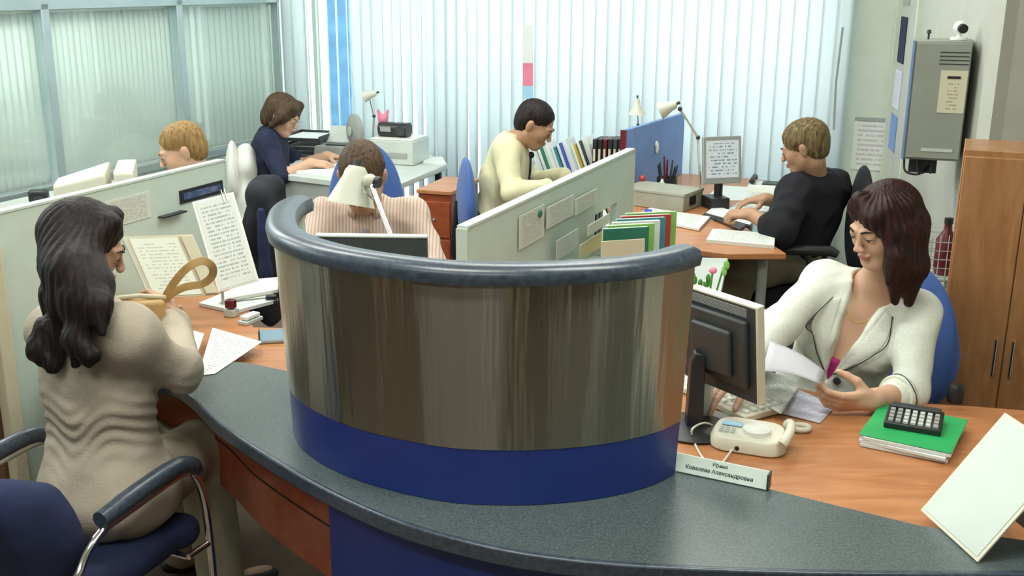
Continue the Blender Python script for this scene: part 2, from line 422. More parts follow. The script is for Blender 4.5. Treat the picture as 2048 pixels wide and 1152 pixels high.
# ---------------------------------------------------------------- smooth solids for bodies, clothes and hair
class SDF:
    """ordered list of solids blended into one continuous skin"""
    def __init__(s): s.ops = []; s.disp = None; s.lo = V((9, 9, 9)); s.hi = V((-9, -9, -9))
    def _b(s, pts, r):
        for p in pts:
            for i in range(3): s.lo[i] = min(s.lo[i], p[i] - r); s.hi[i] = max(s.hi[i], p[i] + r)
    def cap(s, a, b, ra, rb=None, k=0.02, sub=False):
        rb = ra if rb is None else rb
        if not sub: s._b((a, b), max(ra, rb))
        s.ops.append(('cap', np.array(a, 'f'), np.array(b, 'f'), ra, rb, k, sub)); return s
    def ell(s, c, r, R=None, k=0.02, sub=False):
        R = R or Matrix.Identity(3)
        if not sub: s._b((c,), max(r))
        s.ops.append(('ell', np.array(c, 'f'), np.array(r, 'f'), np.array(R, 'f'), None, k, sub)); return s
    def chain(s, pts, rs, k=0.02):
        for i in range(len(pts) - 1): s.cap(pts[i], pts[i + 1], rs[i], rs[i + 1], k)
        return s
    def half(s, c, n, k=0.01):               # cut away everything on the side n points to
        s.ops.append(('half', np.array(c, 'f'), np.array(V(n).normalized(), 'f'), None, None, k, True)); return s
    def hbox(s, c, r, R, k=0.01, sub=True):
        s.ops.append(('box', np.array(c, 'f'), np.array(r, 'f'), np.array(R, 'f'), None, k, sub)); return s
    def ev(s, P):
        d = np.full(len(P), 9.0, 'f')
        for t, A, B, C, E, k, sub in s.ops:
            if t == 'cap':
                ba = B - A; pa = P - A; L2 = float(ba @ ba) + 1e-12
                h = np.clip((pa @ ba) / L2, 0, 1)
                q = pa - h[:, None] * ba
                e = np.sqrt(np.einsum('ij,ij->i', q, q)) - (C + h * (E - C))
            elif t == 'ell':
                q = (P - A) @ C
                k0 = np.sqrt(((q / B) ** 2).sum(1)); k1 = np.sqrt(((q / (B * B)) ** 2).sum(1)) + 1e-9
                e = k0 * (k0 - 1) / k1
            elif t == 'half':
                e = -((P - A) @ B)
            else:
                q = np.abs((P - A) @ C) - B
                e = np.sqrt((np.maximum(q, 0) ** 2).sum(1)) + np.minimum(q.max(1), 0)
            if sub:
                e = -e; h = np.maximum(k - np.abs(d - e), 0) / k
                d = np.maximum(d, e) + h * h * k * 0.25
            else:
                h = np.maximum(k - np.abs(d - e), 0) / k
                d = np.minimum(d, e) - h * h * k * 0.25
        if s.disp is not None: d = d - s.disp(P)
        return d
    def hit(s, o, d, far=2.0):
        o = np.array(o, 'f'); d = np.array(V(d).normalized(), 'f'); t = 0
        for _ in range(80):
            e = float(s.ev((o + t * d)[None])[0])
            if e < 0.0006: break
            t += e * 0.7
            if t > far: break
        return V([float(x) for x in o + t * d])
    def mesh(s, name, m, parent, h=0.006, label=None, smooth=1):
        pad = 3 * h + 0.02; Bk = 12
        lo = np.array(s.lo, 'f') - pad; n = np.ceil((np.array(s.hi) + pad - lo) / h).astype(int) + 1
        nb = np.ceil(n / Bk).astype(int); n = nb * Bk
        D = np.empty(tuple(n), 'f')
        ii = np.stack(np.meshgrid(*[np.arange(q) for q in nb], indexing='ij'), -1).reshape(-1, 3)
        cen = lo + (ii * Bk + (Bk - 1) / 2) * h
        dc = s.ev(cen.astype('f'))
        D5 = D.reshape(nb[0], Bk, nb[1], Bk, nb[2], Bk)
        D5[...] = dc.reshape(nb)[:, None, :, None, :, None]
        loc = np.stack(np.meshgrid(*[np.arange(Bk)] * 3, indexing='ij'), -1).reshape(-1, 3)
        act = ii[np.abs(dc) < Bk * h * 0.87 * 1.3 + 0.02]
        for q in range(0, len(act), 400):
            a = act[q:q + 400]
            P = lo + ((a * Bk)[:, None, :] + loc[None]) * h
            v = s.ev(P.reshape(-1, 3).astype('f')).reshape(len(a), Bk, Bk, Bk)
            for w, b in zip(v, a): D5[b[0], :, b[1], :, b[2], :] = w
        ins = D < 0
        c = np.zeros(tuple(n - 1), 'i1')
        for dx in (0, 1):
            for dy in (0, 1):
                for dz in (0, 1): c += ins[dx:n[0] - 1 + dx, dy:n[1] - 1 + dy, dz:n[2] - 1 + dz]
        cells = np.argwhere((c > 0) & (c < 8))
        idx = np.full(tuple(n - 1), -1, 'i4'); idx[cells[:, 0], cells[:, 1], cells[:, 2]] = np.arange(len(cells))
        acc = np.zeros((len(cells), 3)); cnt = np.zeros(len(cells))
        cor = [(i, j, k) for i in (0, 1) for j in (0, 1) for k in (0, 1)]
        val = {q: D[cells[:, 0] + q[0], cells[:, 1] + q[1], cells[:, 2] + q[2]] for q in cor}
        for a in cor:
            for ax in range(3):
                if a[ax]: continue
                b = list(a); b[ax] = 1; b = tuple(b)
                va, vb = val[a], val[b]; x = (va < 0) != (vb < 0)
                t = np.where(x, va / np.where(x, va - vb, 1), 0)
                p = np.array(a, float)[None].repeat(len(cells), 0); p[:, ax] += t
                acc += p * x[:, None]; cnt += x
        vs = lo + (cells + acc / np.maximum(cnt, 1)[:, None]) * h
        faces = []
        for ax in range(3):
            o1, o2 = (ax + 1) % 3, (ax + 2) % 3
            sl0 = [slice(1, n[q] - 1) for q in range(3)]; sl1 = list(sl0)
            sl0[ax] = slice(0, n[ax] - 1); sl1[ax] = slice(1, n[ax])
            A, Bq = ins[tuple(sl0)], ins[tuple(sl1)]
            e = np.argwhere(A != Bq); 
            if not len(e): continue
            sg = A[e[:, 0], e[:, 1], e[:, 2]]
            base = e.copy(); 
            for q in range(3):
                if q != ax: base[:, q] += 1
            def cell(d1, d2):
                b = base.copy(); b[:, o1] -= d1; b[:, o2] -= d2
                return idx[b[:, 0], b[:, 1], b[:, 2]]
            q4 = np.stack([cell(1, 1), cell(0, 1), cell(0, 0), cell(1, 0)], 1)
            q4[~sg] = q4[~sg][:, ::-1]
            faces.append(q4[(q4 >= 0).all(1)])
        F = np.concatenate(faces)
        inv = np.array(mw(parent).inverted()) if parent else np.eye(4)
        vs = vs @ inv[:3, :3].T + inv[:3, 3]
        me = bpy.data.meshes.new(name)
        me.vertices.add(len(vs)); me.vertices.foreach_set('co', vs.astype('f').ravel())
        me.loops.add(F.size); me.loops.foreach_set('vertex_index', F.astype('i4').ravel())
        me.polygons.add(len(F)); me.polygons.foreach_set('loop_start', np.arange(0, F.size, 4, dtype='i4'))
        me.polygons.foreach_set('use_smooth', np.ones(len(F), bool))
        me.update(calc_edges=True); me.validate()
        me.materials.append(MATS[m])
        o = bpy.data.objects.new(name, me); COL.objects.link(o)
        if parent: o.parent = parent
        if label: o['label'] = label
        return o
def waves(seed, amp, freq, stretch=(1, 1, 1), n=6, R=None):
    rg = np.random.RandomState(seed); K = rg.normal(size=(n, 3)); K /= np.linalg.norm(K, axis=1)[:, None]
    K = (K * np.array(stretch)) * freq * rg.uniform(.6, 1.5, n)[:, None]; K2 = rg.normal(size=(n, 3)) * freq * 0.35
    ph = rg.uniform(0, 6.28, n); K = K.astype('f'); K2 = K2.astype('f')
    RR = None if R is None else np.array(R, 'f')
    def f(P):
        Q = P if RR is None else P @ RR
        o = 0
        for i in range(n): o = o + np.sin(Q @ K[i] + ph[i] + 1.4 * np.sin(Q @ K2[i]))
        return (o / n * amp).astype('f')
    return f
def folds(seed, amp, freq, stretch=(1, 1, 1)):
    a = waves(seed, 1.0, freq, stretch, 4); b = waves(seed + 50, 1.0, freq * 2.1, stretch, 3)
    def f(P):
        u = a(P) * 1.6; v = b(P) * 1.4
        return (amp * (.7 - 1.8 * np.sqrt(u * u + .006)) + amp * .35 * (.5 - 1.5 * np.sqrt(v * v + .01))).astype('f')
    return f
def basis(f, up=(0, 0, 1)):
    """columns: right, forward, up"""
    f = V(f).normalized(); r = f.cross(V(up)).normalized(); u = r.cross(f)
    return Matrix((r, f, u)).transposed()

def add_head(s, c, R, sc=1.0, fem=False, k=1.0):
    def q(x, y, z): return V(c) + R @ (V((x, y, z)) * sc)
    e = lambda p, r, kk=.02, sub=False: s.ell(q(*p), [a * sc for a in r], R, kk * sc, sub)
    e((0, -.014, .032), (.075, .094, .086), .03)
    e((0, .028, -.030), (.060, .060, .078), .03)
    e((0, .062, -.090), (.027 if fem else .032, .022, .020), .03)
    for x in (-1, 1):
        s.cap(q(x * .050, .000, -.045), q(x * .020, .060, -.088), .018 * sc, .014 * sc, .03)
        e((x * .037, .056, -.022), (.023, .020, .022), .03)
        e((x * .031, .098, .006), (.017, .014, .010), .012, True)
        e((x * .031, .078, .011), (.017, .013, .0085), .006)
        e((x * .031, .079, .000), (.016, .012, .007), .006)
        s.cap(q(x * .014, .088, .025), q(x * .044, .074, .026), .008 * sc, .006 * sc, .012)
        e((x * .077, -.012, -.005), (.008, .018, .030), .008)
        e((x * .083, -.014, .008), (.006, .015, .018), .008)
        e((x * .010, .103, -.027), (.008, .009, .007), .006)
    s.cap(q(0, .086, .016), q(0, .106, -.021), .007 * sc, .0088 * sc, .012)
    e((0, .090, -.051), (.022, .010, .006), .006); e((0, .088, -.061), (.018, .010, .007), .006)
    s.cap(q(-.016, .103, -.0565), q(.016, .103, -.0565), .002, .002, .003, True)
    return q
def face_parts(par, c, R, sc, iris='hair_brown', brow='hair_black', lips='lips', open_=True):
    def q(x, y, z): return V(c) + R @ (V((x, y, z)) * sc)
    for x in (-1, 1):
        mb = MB(); mb.ball(q(x * .031, .0795, .0055), .0118 * sc, 14); ey = mb.build('eye', 'eye_white', par, smooth=60)
        mb = MB(); mb.ball(q(x * .031 - .000, .0865, .002), .0060 * sc, 12); mb.build('iris', iris, ey, smooth=60)
        mb = MB(); mb.tube([q(x * .014, .0965, .026), q(x * .030, .092, .031), q(x * .046, .080, .027)], [.0028 * sc, .003 * sc, .0012 * sc], 6)
        mb.build('eyebrow', brow, par, smooth=60)
        mb = MB(); mb.tube([q(x * .017, .0915, .0055), q(x * .031, .0945, .0065), q(x * .045, .084, .004)], [.0010 * sc, .0016 * sc, .001 * sc], 6); mb.build('eyelash', 'black', par, smooth=60)
    sd = SDF(); sd.ell(q(0, .0925, -.0515), [.021 * sc, .0095 * sc, .0048 * sc], R, .002); sd.ell(q(0, .0912, -.0605), [.017 * sc, .0098 * sc, .0058 * sc], R, .002)
    sd.mesh('lips', lips, par, h=.0015)

def add_hand(s, wrist, f, n, side=1, sc=1.0, curl=(.35, .5, .4), spread=.06, thumb=0.5):
    """f towards the fingers, n out of the palm, side=+1 when the thumb leaves towards f x n"""
    f = V(f).normalized(); n = V(n); n = (n - f * n.dot(f)).normalized(); t = f.cross(n) * side
    w = V(wrist)
    R = Matrix((t, f, n)).transposed()
    s.ell(w + f * .045 * sc, [.040 * sc, .052 * sc, .015 * sc], R, .015)
    s.cap(w - f * .01, w + f * .03 * sc, .024 * sc, .022 * sc, .02)
    for i, (off, ln) in enumerate(((.030, .92), (.010, 1.0), (-.011, .94), (-.030, .76))):
        p = w + (f * (.088 - (.006 if i == 3 else 0)) + t * off) * sc
        d = (f + t * (off / .03) * spread).normalized(); a = 0; prev = w + (f * .05 + t * off * .8) * sc
        s.cap(prev, p, .011 * sc, .0098 * sc, .008)
        for j, (l_, r0, r1) in enumerate(((.043, .0093, .0085), (.027, .0085, .0078), (.021, .0078, .0066))):
            a += curl[j] * (1 + .12 * i)
            dd = (d * math.cos(a) + n * math.sin(a)).normalized()
            p2 = p + dd * l_ * ln * sc
            s.cap(p, p2, r0 * sc, r1 * sc, .003); p = p2
    b = w + (f * .018 + t * .022 + n * .006) * sc
    d1 = (f * .62 + t * (.8 - thumb * .3) + n * thumb).normalized(); d2 = (f * .85 + t * (.35 - thumb * .4) + n * thumb).normalized()
    p1 = b + d1 * .042 * sc; p2 = p1 + d2 * .030 * sc; p3 = p2 + (d2 * 1 + f * .2).normalized() * .024 * sc
    s.cap(b, p1, .015 * sc, .0115 * sc, .012); s.cap(p1, p2, .0110 * sc, .0098 * sc, .004); s.cap(p2, p3, .0098 * sc, .0075 * sc, .004)

class Person:
    def __init__(s, label, j, look, up=(0, 0, 1), sc=1.0, fem=False, legf=None, headsc=1.0, cat='person', chest_w=1.0, seat=True):
        """j: hip, chest? shR shL elR elL wrR wrL head knR knL ftR ftL (world points)"""
        s.j = j; s.fem = fem; s.hs = headsc; s.sc = sc; s.cw = chest_w
        hip = j['hip']; s.root = thing('person', label, cat, (hip.x, hip.y, 0), 0)
        s.mid = (j['shR'] + j['shL']) / 2
        ax = (j['shR'] - j['shL']).normalized(); s.spine = (s.mid - hip).normalized()
        fwd = s.spine.cross(ax).normalized()      # up x right = forward
        s.ax, s.fwd = ax, fwd
        s.RC = Matrix((ax, fwd, ax.cross(fwd))).transposed()
        lf = V(legf or fwd); lf.z = 0; lf.normalize(); s.lf = lf; s.lr = lf.cross(V((0, 0, 1)))
        s.RH = Matrix((s.lr, lf, V((0, 0, 1)))).transposed()
        s.hR, s.hL = hip + s.lr * .085, hip - s.lr * .085
        for sd, h in (('R', s.hR), ('L', s.hL)):
            if 'kn' + sd not in j: j['kn' + sd] = h + lf * .42 + V((0, 0, .0)) + s.lr * (.04 if sd == 'R' else -.04)
            if 'ft' + sd not in j: k = j['kn' + sd]; j['ft' + sd] = V((k.x, k.y, .09)) + lf * .02
        s.R = basis(look, up); s.look = V(look).normalized()
    def trunk(s, d, g, k=.05, bust=0):
        j = s.j; hip = j['hip']; m = s.mid; cw = s.cw
        d.ell(hip + V((0, 0, .01)), [.165 + g, .125 + g, .115 + g], s.RH, k)
        w = hip.lerp(m, .42)
        d.ell(w, [(.130 if s.fem else .145) * cw + g, .100 + g, .15 + g], s.RC, .08)
        ch = hip.lerp(m, .74) + s.fwd * .005
        d.ell(ch, [(.142 if s.fem else .160) * cw + g, (.100 if s.fem else .112) + g, .155 + g], s.RC, .07)
        if bust:
            for x in (-1, 1): d.ell(ch + s.ax * x * .062 + s.fwd * .068 - s.spine * .015, [bust + g * .5, bust * .9 + g * .5, bust + g * .5], s.RC, .04)
        d.cap(j['shR'] - s.ax * .015 - s.spine * .01, j['shL'] + s.ax * .015 - s.spine * .01, .055 + g, .055 + g, .06)
        d.cap(m - s.spine * .03, m + s.spine * .035, .075 + g, .055 + g * .6, .05)
    def arms(s, d, g, sleeve=1.0, k=.03, cuff=0):
        j = s.j
        for q in 'RL':
            a, b, c = j['sh' + q], j['el' + q], j['wr' + q]
            d.cap(a, b, .050 + g, .041 + g, .045)
            if sleeve > .5:
                e = b.lerp(c, min(1, (sleeve - .5) * 2)); d.cap(b, e, .042 + g, .031 + g + cuff, k)
    def body(s, skin, hands, h=.005, curlR=None, curlL=None):
        d = SDF(); s.trunk(d, -.012); s.arms(d, -.003)
        j = s.j
        hb = j['head'] + s.R @ V((0, -.02, -.07)) * s.hs
        d.cap(s.mid + s.spine * .0, hb, .052 if s.fem else .058, .050 if s.fem else .056, .03)
        for q in 'RL':
            hh = s.hR if q == 'R' else s.hL
            d.cap(hh, j['kn' + q], .080, .055, .05); d.cap(j['kn' + q], j['ft' + q], .052, .036, .03)
            d.ell(j['ft' + q] + s.lf * .07 - V((0, 0, .03)), [.035, .11, .03], s.RH, .03)
        add_head(d, j['head'], s.R, s.hs, s.fem)
        for q, (f, n, side, kw) in hands.items():
            add_hand(d, j['wr' + q], f, n, side, **kw)
        o = d.mesh('body', skin, s.root, h); s.bodysdf = d
        return o
    def trousers(s, m, g=.014, h=.008, name='trousers', amp=.004):
        d = SDF(); j = s.j
        d.ell(j['hip'] - V((0, 0, .0)), [.168 + g, .130 + g, .11 + g], s.RH, .05)
        for q in 'RL':
            hh = s.hR if q == 'R' else s.hL
            d.cap(hh, j['kn' + q], .086 + g, .062 + g, .05); k, f = j['kn' + q], j['ft' + q]
            d.cap(k, f, .060 + g, .048 + g, .03); d.half(V((f.x, f.y, .03)), (0, 0, -1), .005)
        d.disp = waves(hash(m) % 97, amp, 45, (1, 1, .6))
        d.mesh(name, m, s.root, h)
        for q in 'RL':
            f = j['ft' + q]; e = SDF(); e.ell(V((f.x, f.y, .045)) + s.lf * .06, [.046, .135, .045], s.RH, .02); e.cap(V((f.x, f.y, .06)), V((f.x, f.y, .10)), .045, .04); e.half(V((0, 0, .006)), (0, 0, -1), .004)
            e.mesh('shoe', 'black_plastic', s.root, .008)
    def hair(s, m, fn, h=.004, strands=(.0022, 46), name='hair'):
        d = SDF(); c = s.j['head']; R = s.R; sc = s.hs
        q = lambda x, y, z: V(c) + R @ (V((x, y, z)) * sc)
        fn(d, q, R, sc)
        Rn = np.array(R, 'f'); cn = np.array(c, 'f'); a, fr = strands
        def dp(P):
            L_ = (P - cn) @ Rn
            ang = np.arctan2(L_[:, 0], L_[:, 1] + .02)
            w = 1 / (1 + np.exp((-L_[:, 2] - .02) * 60))
            hd = a * np.sin(ang * fr + 1.2 * np.sin(L_[:, 2] * 30 + ang * 3))
            ln = 1.3 * a * (np.sin(P[:, 0] * 260 + 1.5 * np.sin(P[:, 2] * 9) + 60 * P[:, 1]) * .6 + .4 * np.sin(P[:, 1] * 330 - P[:, 0] * 90 + 2 * np.sin(P[:, 2] * 7)))
            return (w * hd + (1 - w) * ln).astype('f')
        d.disp = dp
        return d.mesh(name, m, s.root, h)
# ---------------------------------------------------------------- lights of the room, some added for brightness
def ceiling_light(x, y, rz, e, name='ceiling_light'):
    t = thing(name, 'x', 'ceiling light', (x, y, 2.94), rz, 'ceiling lights')
    t['label'] = 'long flat ceiling light, unseen overhead'
    M = FR((x, y, 2.94), rz)
    mb = MB(M)
    for a, b, w, d in ((0, .17, 1.24, .02), (0, -.17, 1.24, .02), (.61, 0, .02, .32), (-.61, 0, .02, .32)): mb.box((a, b, .02), (w, d, .07))
    mb.build('frame', 'white_plastic', t)
    MB(M).box((0, 0, .03), (1.2, .32, .01)).build('diffuser', 'diffuser', t)
    ld = bpy.data.lights.new('tube_light', 'AREA'); ld.shape = 'RECTANGLE'; ld.size = 1.15; ld.size_y = .28; ld.energy = e; ld.color = (.97, 1.0, .93)
    lo = bpy.data.objects.new('tube_light', ld); COL.objects.link(lo); lo.parent = t; lo.location = (0, 0, -.02)
for x, y, e in ((-1.5, 3.4, 24), (.3, 3.6, 24), (-.6, 1.5, 26), (.9, 1.7, 24), (-.7, 5.3, 24), (.9, 5.0, 22), (-.2, -.6, 34), (-1.6, .2, 22), (-2.75, 5.6, 46), (-3.6, 4.2, 40)):  # last two: added beyond the glass partition to brighten its blinds
    ceiling_light(x, y, D2R(-24), e)  # the strong one behind the viewer is added to brighten the seated visitor

# ---------------------------------------------------------------- the room
def st(mb, name, m, parent=None, **k):
    return mb.build(name, m, parent, kind='structure', **k)
st(MB().box((-.5, 1.9, -.05), (9, 15, .1)), 'floor', 'floor_carpet')
st(MB().box((-.5, 1.9, 3.05), (9, 15, .1)), 'ceiling', 'ceiling_paint')
WN0 = V((-1.36, 7.70, 0)); WD = V((.914, -.407, 0)).normalized(); WI = V((-.407, -.914, 0)).normalized()   # window wall start, direction, into the room
AZ = math.atan2(-WD.y, WD.x)                                   # 24 degrees
MW = Matrix.Translation(WN0) @ Matrix.Rotation(math.atan2(WD.y, WD.x), 4, 'Z')      # local x along the wall, -y into the room
SX0, SX1, SX2 = .03, 3.72, 3.98
mb = MB(MW)
mb.box(((SX2 - .3) / 2, .1, 2.9), (SX2 + .3, .2, .25)); mb.box(((SX0 + SX1) / 2, .1, .12), (SX1 - SX0, .2, .24))
mb.box((-.12, .1, 1.5), (.30, .2, 3.0)); mb.box(((SX1 + SX2) / 2, .1, 1.5), (SX2 - SX1, .2, 3.0))
st(mb, 'wall_back', 'wall_paint')
fr = MB(MW)
for x in (SX0 + .03, SX0 + 1.23, SX0 + 2.46, SX1 - .03): fr.box((x, .1, 1.5), (.06, .08, 2.6))
for z in (.27, 2.75): fr.box(((SX0 + SX1) / 2, .1, z), (SX1 - SX0, .08, .06))
win = st(fr, 'window_1', 'white_plastic')
for k in range(3):
    a = SX0 + .06 + k * 1.23
    st(MB(MW).box((a + .58, .1, 1.5), (1.15, .008, 2.42)), 'pane', 'glass', win)
# right wall, stepping outwards beyond the wooden cupboard
RC = MW @ V((SX2, 0, 0)); RD = V((-.22, -.975, 0)).normalized()
MR = Matrix.Translation(RC) @ Matrix.Rotation(math.atan2(RD.y, RD.x), 4, 'Z')       # local x towards the camera, +y outwards (right)
st(MB(MR).box((1.2, .1, 1.5), (2.4, .2, 3.0)), 'wall_right', 'wall_grey')
p = MR @ V((2.4, 0, 0))
st(MB().box((p.x + .45, p.y + .04, 1.5), (.9, .1, 3)).box((p.x + .95, (p.y - 5.3) / 2, 1.5), (.1, p.y + 5.3, 3)), 'wall_right', 'wall_grey')
# reception hall behind the viewer (seen in the steel)
st(MB().box((-.5, -5.3, 1.5), (9, .2, 3)), 'wall_front', 'lobby_paint')
st(MB().box((-4.9, -1.5, 1.5), (.2, 7.6, 3)), 'wall_left', 'lobby_paint')
st(MB().box((-.9, -5.17, 1.05), (1.0, .06, 2.1)), 'door_1', 'wood_brown')
st(MB().box((1.3, -5.17, 1.05), (1.0, .06, 2.1)), 'door_2', 'wall_paint')
for i, (x, y, m) in enumerate(((-2.1, -2.4, 'wall_paint'), (.85, -2.9, 'wall_paint'), (-3.3, .2, 'wood_brown'), (1.75, -1.2, 'wood_brown'))):
    st(MB().box((x, y, 1.5), (.22, .22, 3)), 'trim_%d' % (i + 1), m)  # pillars invented for the upright bands they mirror in the steel sheet

# glazed office partition on the left with blinds behind its panes
GL0 = V((-2.15, 6.0, 0)); GD = V((.407, .914, 0)).normalized()
MG = Matrix.Translation(GL0) @ Matrix.Rotation(math.atan2(GD.y, GD.x), 4, 'Z')       # local x away from the viewer, +y to the left
gl = thing('glazed_partition', 'grey framed glass office partition with blinds behind three panes, left of the far desk', 'partition', MG @ V((0, 0, 0)), 0)
ZT = 1.735
JX = [-4.2, -3.0, -1.75, -.33, .72, 1.76]
mb = MB(MG)
mb.box(((JX[0] + JX[-1]) / 2, 0, ZT), (JX[-1] - JX[0] + .06, .06, .07)); mb.box(((JX[0] + JX[-1]) / 2, 0, .78), (JX[-1] - JX[0] + .06, .06, .05))
for x in JX: mb.box((x, 0, ZT / 2), (.055, .06, ZT))
mb.build('frame', 'alu', gl, bevel=.004)
MB(MG).box(((JX[0] + JX[-1]) / 2, 0, .38), (JX[-1] - JX[0], .04, .76)).build('lower_panel', 'light_grey', gl)
for a, b in zip(JX, JX[1:]): MB(MG).box(((a + b) / 2, 0, (.8 + ZT) / 2 - .01), (b - a - .05, .008, ZT - .86)).build('pane', 'glass_green', gl)
def blind(M, x0, x1, z0, z1, w, ang, m, name, label, jit=6, seed=1, openat=None, rail=True):
    rg = random.Random(seed)
    t = thing(name, label, 'blind', M @ V(((x0 + x1) / 2, 0, z0)), 0)
    mb = MB(M); pitch = w * .86; n = int((x1 - x0) / pitch); pitch = (x1 - x0) / n
    for i in range(n):
        x = x0 + (i + .5) * pitch; a = D2R(ang + rg.uniform(-jit, jit))
        if openat: a += D2R(openat(x))
        dx, dy = math.cos(a) * w / 2, math.sin(a) * w / 2
        dip = w * .05
        vs = []
        for zz in (z0, z1):
            vs.append([mb.bm.verts.new(M @ V((x + dx * s_ - math.sin(a) * dip * (1 - s_ * s_), dy * s_ + math.cos(a) * dip * (1 - s_ * s_), zz))) for s_ in (-1, -.5, 0, .5, 1)])
        for k in range(4): mb.bm.faces.new((vs[0][k], vs[0][k + 1], vs[1][k + 1], vs[1][k]))
    o = mb.build('slats', m, t, smooth=50)
    sd = o.modifiers.new('thick', 'SOLIDIFY'); sd.thickness = .0012
    if rail: MB(M).box(((x0 + x1) / 2, 0, z1 + .02), (x1 - x0, .05, .04)).build('head_rail', 'white_plastic', t)
    return t
MGB = MG @ FR((0, .062, 0))
words = ('nearest', 'second', 'third', 'middle', 'far')
for k, (a, b) in enumerate(zip(JX, JX[1:])):
    lab = ['closed vertical blind far left beyond the picture edge', 'closed vertical blind beside the leftmost pane', 'greenish vertical blind in the leftmost visible pane of the glass partition',
           'finely slatted vertical blind in the middle pane of the glass partition', 'smooth bluish vertical blind in the pane nearest the pillar'][k]
    blind(MGB, a + .005, b - .005, .80, ZT - .05, (.055, .055, .055, .05, .07)[k], (-30, -30, -30, -25, -8)[k], 'blind_green', 'vertical_blind', lab, 3, k + 3)
# bright window far beyond the partition
ow = MB(MG)
ow.box((-1.5, 2.6, .5), (9, .1, 1.0)); st(ow, 'wall_left', 'wall_paint')
mb = MB(MG)
for x in (-5.5, -3.5, -1.45, .6, 2.6): mb.box((x, 2.5, 1.9), (.07, .06, 1.8))
w2 = st(mb, 'window_2', 'white_plastic')
for x in (-4.5, -2.5, -.45, 1.6): st(MB(MG).box((x, 2.5, 1.9), (1.94, .008, 1.8)), 'pane', 'glass', w2)
blind(MG @ FR((0, 2.35, 0)), -5.2, 1.2, .9, 2.8, .089, 25, 'blind_fabric', 'vertical_blind', 'bright white vertical blind seen above the glass partition top rail', 4, 11)
st(MB(MG).box((2.35, 1.3, 1.5), (.12, 2.6, 3)), 'wall_left', 'wall_paint')

# big window blind with slats turned further open near the left end
def opened(x):
    if 0.13 < x < .56: return -76
    if .78 < x < 1.55: return -40 + 16 * math.sin(x * 11)
    if x > 2.0: return -9
    return 0
blind(MW @ FR((0, -.10, 0)), SX0 - .02, SX1 + .02, .22, 2.72, .089, 20, 'blind_fabric', 'vertical_blind', 'wide white vertical blind across the bright window behind the desks', 7, 5, opened)
mb = MB(MW); mb.tube([(SX1 - .02, -.16, 1.60), (SX1 - .03, -.16, 1.3), (SX1 - .02, -.16, 1.04)], .006, 6)
tag_ = mb.build('blind_cord_weight', 'grey_plastic', label='small grey cord weight hanging at the right end of the blind', cat='cord')
mb = MB(MW); mb.tube([(SX1 - .02, -.16, 2.7), (SX1 - .02, -.16, 1.6)], .0015, 5); mb.build('cord', 'white_plastic', tag_)
# narrow pennant hanging before the blinds
pw = W(1056, 60, 6.35); pt = thing('hanging_pennant', 'narrow hanging pennant, white above and red and blue below, before the blind', 'pennant', (pw.x, pw.y, 1.2))
for y0, y1, m, nm in ((50, 126, 'white_paper', 'upper_band'), (126, 172, 'pink', 'middle_band'), (172, 198, 'sky_card', 'lower_band')):
    a = W(1046, y1, 6.35); b = W(1066, y1, 6.35); c = W(1046, y0, 6.35)
    MB().slab(a, b - a, c - a, .003, True).build(nm, m, pt)
mb = MB(); a = W(1056, 50, 6.35); mb.tube([a, (a.x, a.y, 2.94)], .0015, 5); mb.build('string', 'white_plastic', pt)
# things outside in the daylight, dimly seen between the slats
def outside(px0, px1, py0, py1, Y, m, name, label, cat):
    a = W(px0, 300, Y); b = W(px1, 300, Y); z0 = 0; z1 = W(px0, py0, Y).z if py0 > -900 else 5
    MB().box(((a.x + b.x) / 2, Y, (z0 + z1) / 2), (b.x - a.x, .3, z1 - z0), rz=0).build(name, m, label=label, cat=cat, bevel=.01)
outside(600, 712, -1000, 0, 9.6, 'banner_blue', 'street_banner', 'blue street banner outside, seen as a blue band through the open slats', 'banner')
mb = MB()
a = W(790, 0, 10.5); b = W(980, 0, 10.5)
mb.box(((a.x + b.x) / 2, 10.7, 1.9), (b.x - a.x, .3, 3.8)); 
mb.build('kiosk', 'beige_card', label='pale tan kiosk outside, faint between the slats behind the desks', cat='kiosk', bevel=.02)

# ---------------------------------------------------------------- reception counter
outer = catmull([(-.987, 2.836), (-.88, 2.83), (-.79, 2.73), (-.663, 2.535), (-.427, 2.261), (-.236, 2.079), (-.072, 1.971), (.127, 1.892), (.416, 1.848), (.892, 1.83), (1.6, 1.84)], 6)
outer = [V((p[0], p[1], 0)) for p in [tuple(q) + (0,) if len(q) == 2 else q for q in outer]]
inner = [(1.6, 1.875), (1.30, 1.885), (.904, 2.013), (.624, 2.185), (.428, 2.279), (.30, 2.34), (0, 2.36), (-.30, 2.55), (-.42, 2.80), (-.583, 2.937), (-.70, 3.00), (-.797, 3.02), (-.90, 2.97), (-.985, 2.90)]
ct = thing('reception_counter', 'curved reception counter with dark grey-green speckled top and blue front', 'counter', (.2, 2.1, 0))
MB().prism([(p.x, p.y) for p in outer] + inner, .728, .760).build('countertop', 'counter_laminate', ct, bevel=.003)
mb = MB(); ribbon(mb, outer, -.004, .012, .724, .7615); mb.build('edge_band', 'rim_vinyl', ct, bevel=.005, seg=3)
i0 = min(range(len(outer)), key=lambda i: abs(outer[i].x + .42))
base = outer[i0:]
mb = MB(); ribbon(mb, base, -.10, -.075, .002, .727); mb.build('front_panel', 'blue_laminate', ct, smooth=30)
e0 = base[0] + normals2(base)[0] * -.09
mb = MB(); mb.box((e0.x + .02, e0.y + .33, .363), (.03, .66, .724), rz=0); mb.build('end_panel', 'blue_laminate', ct)
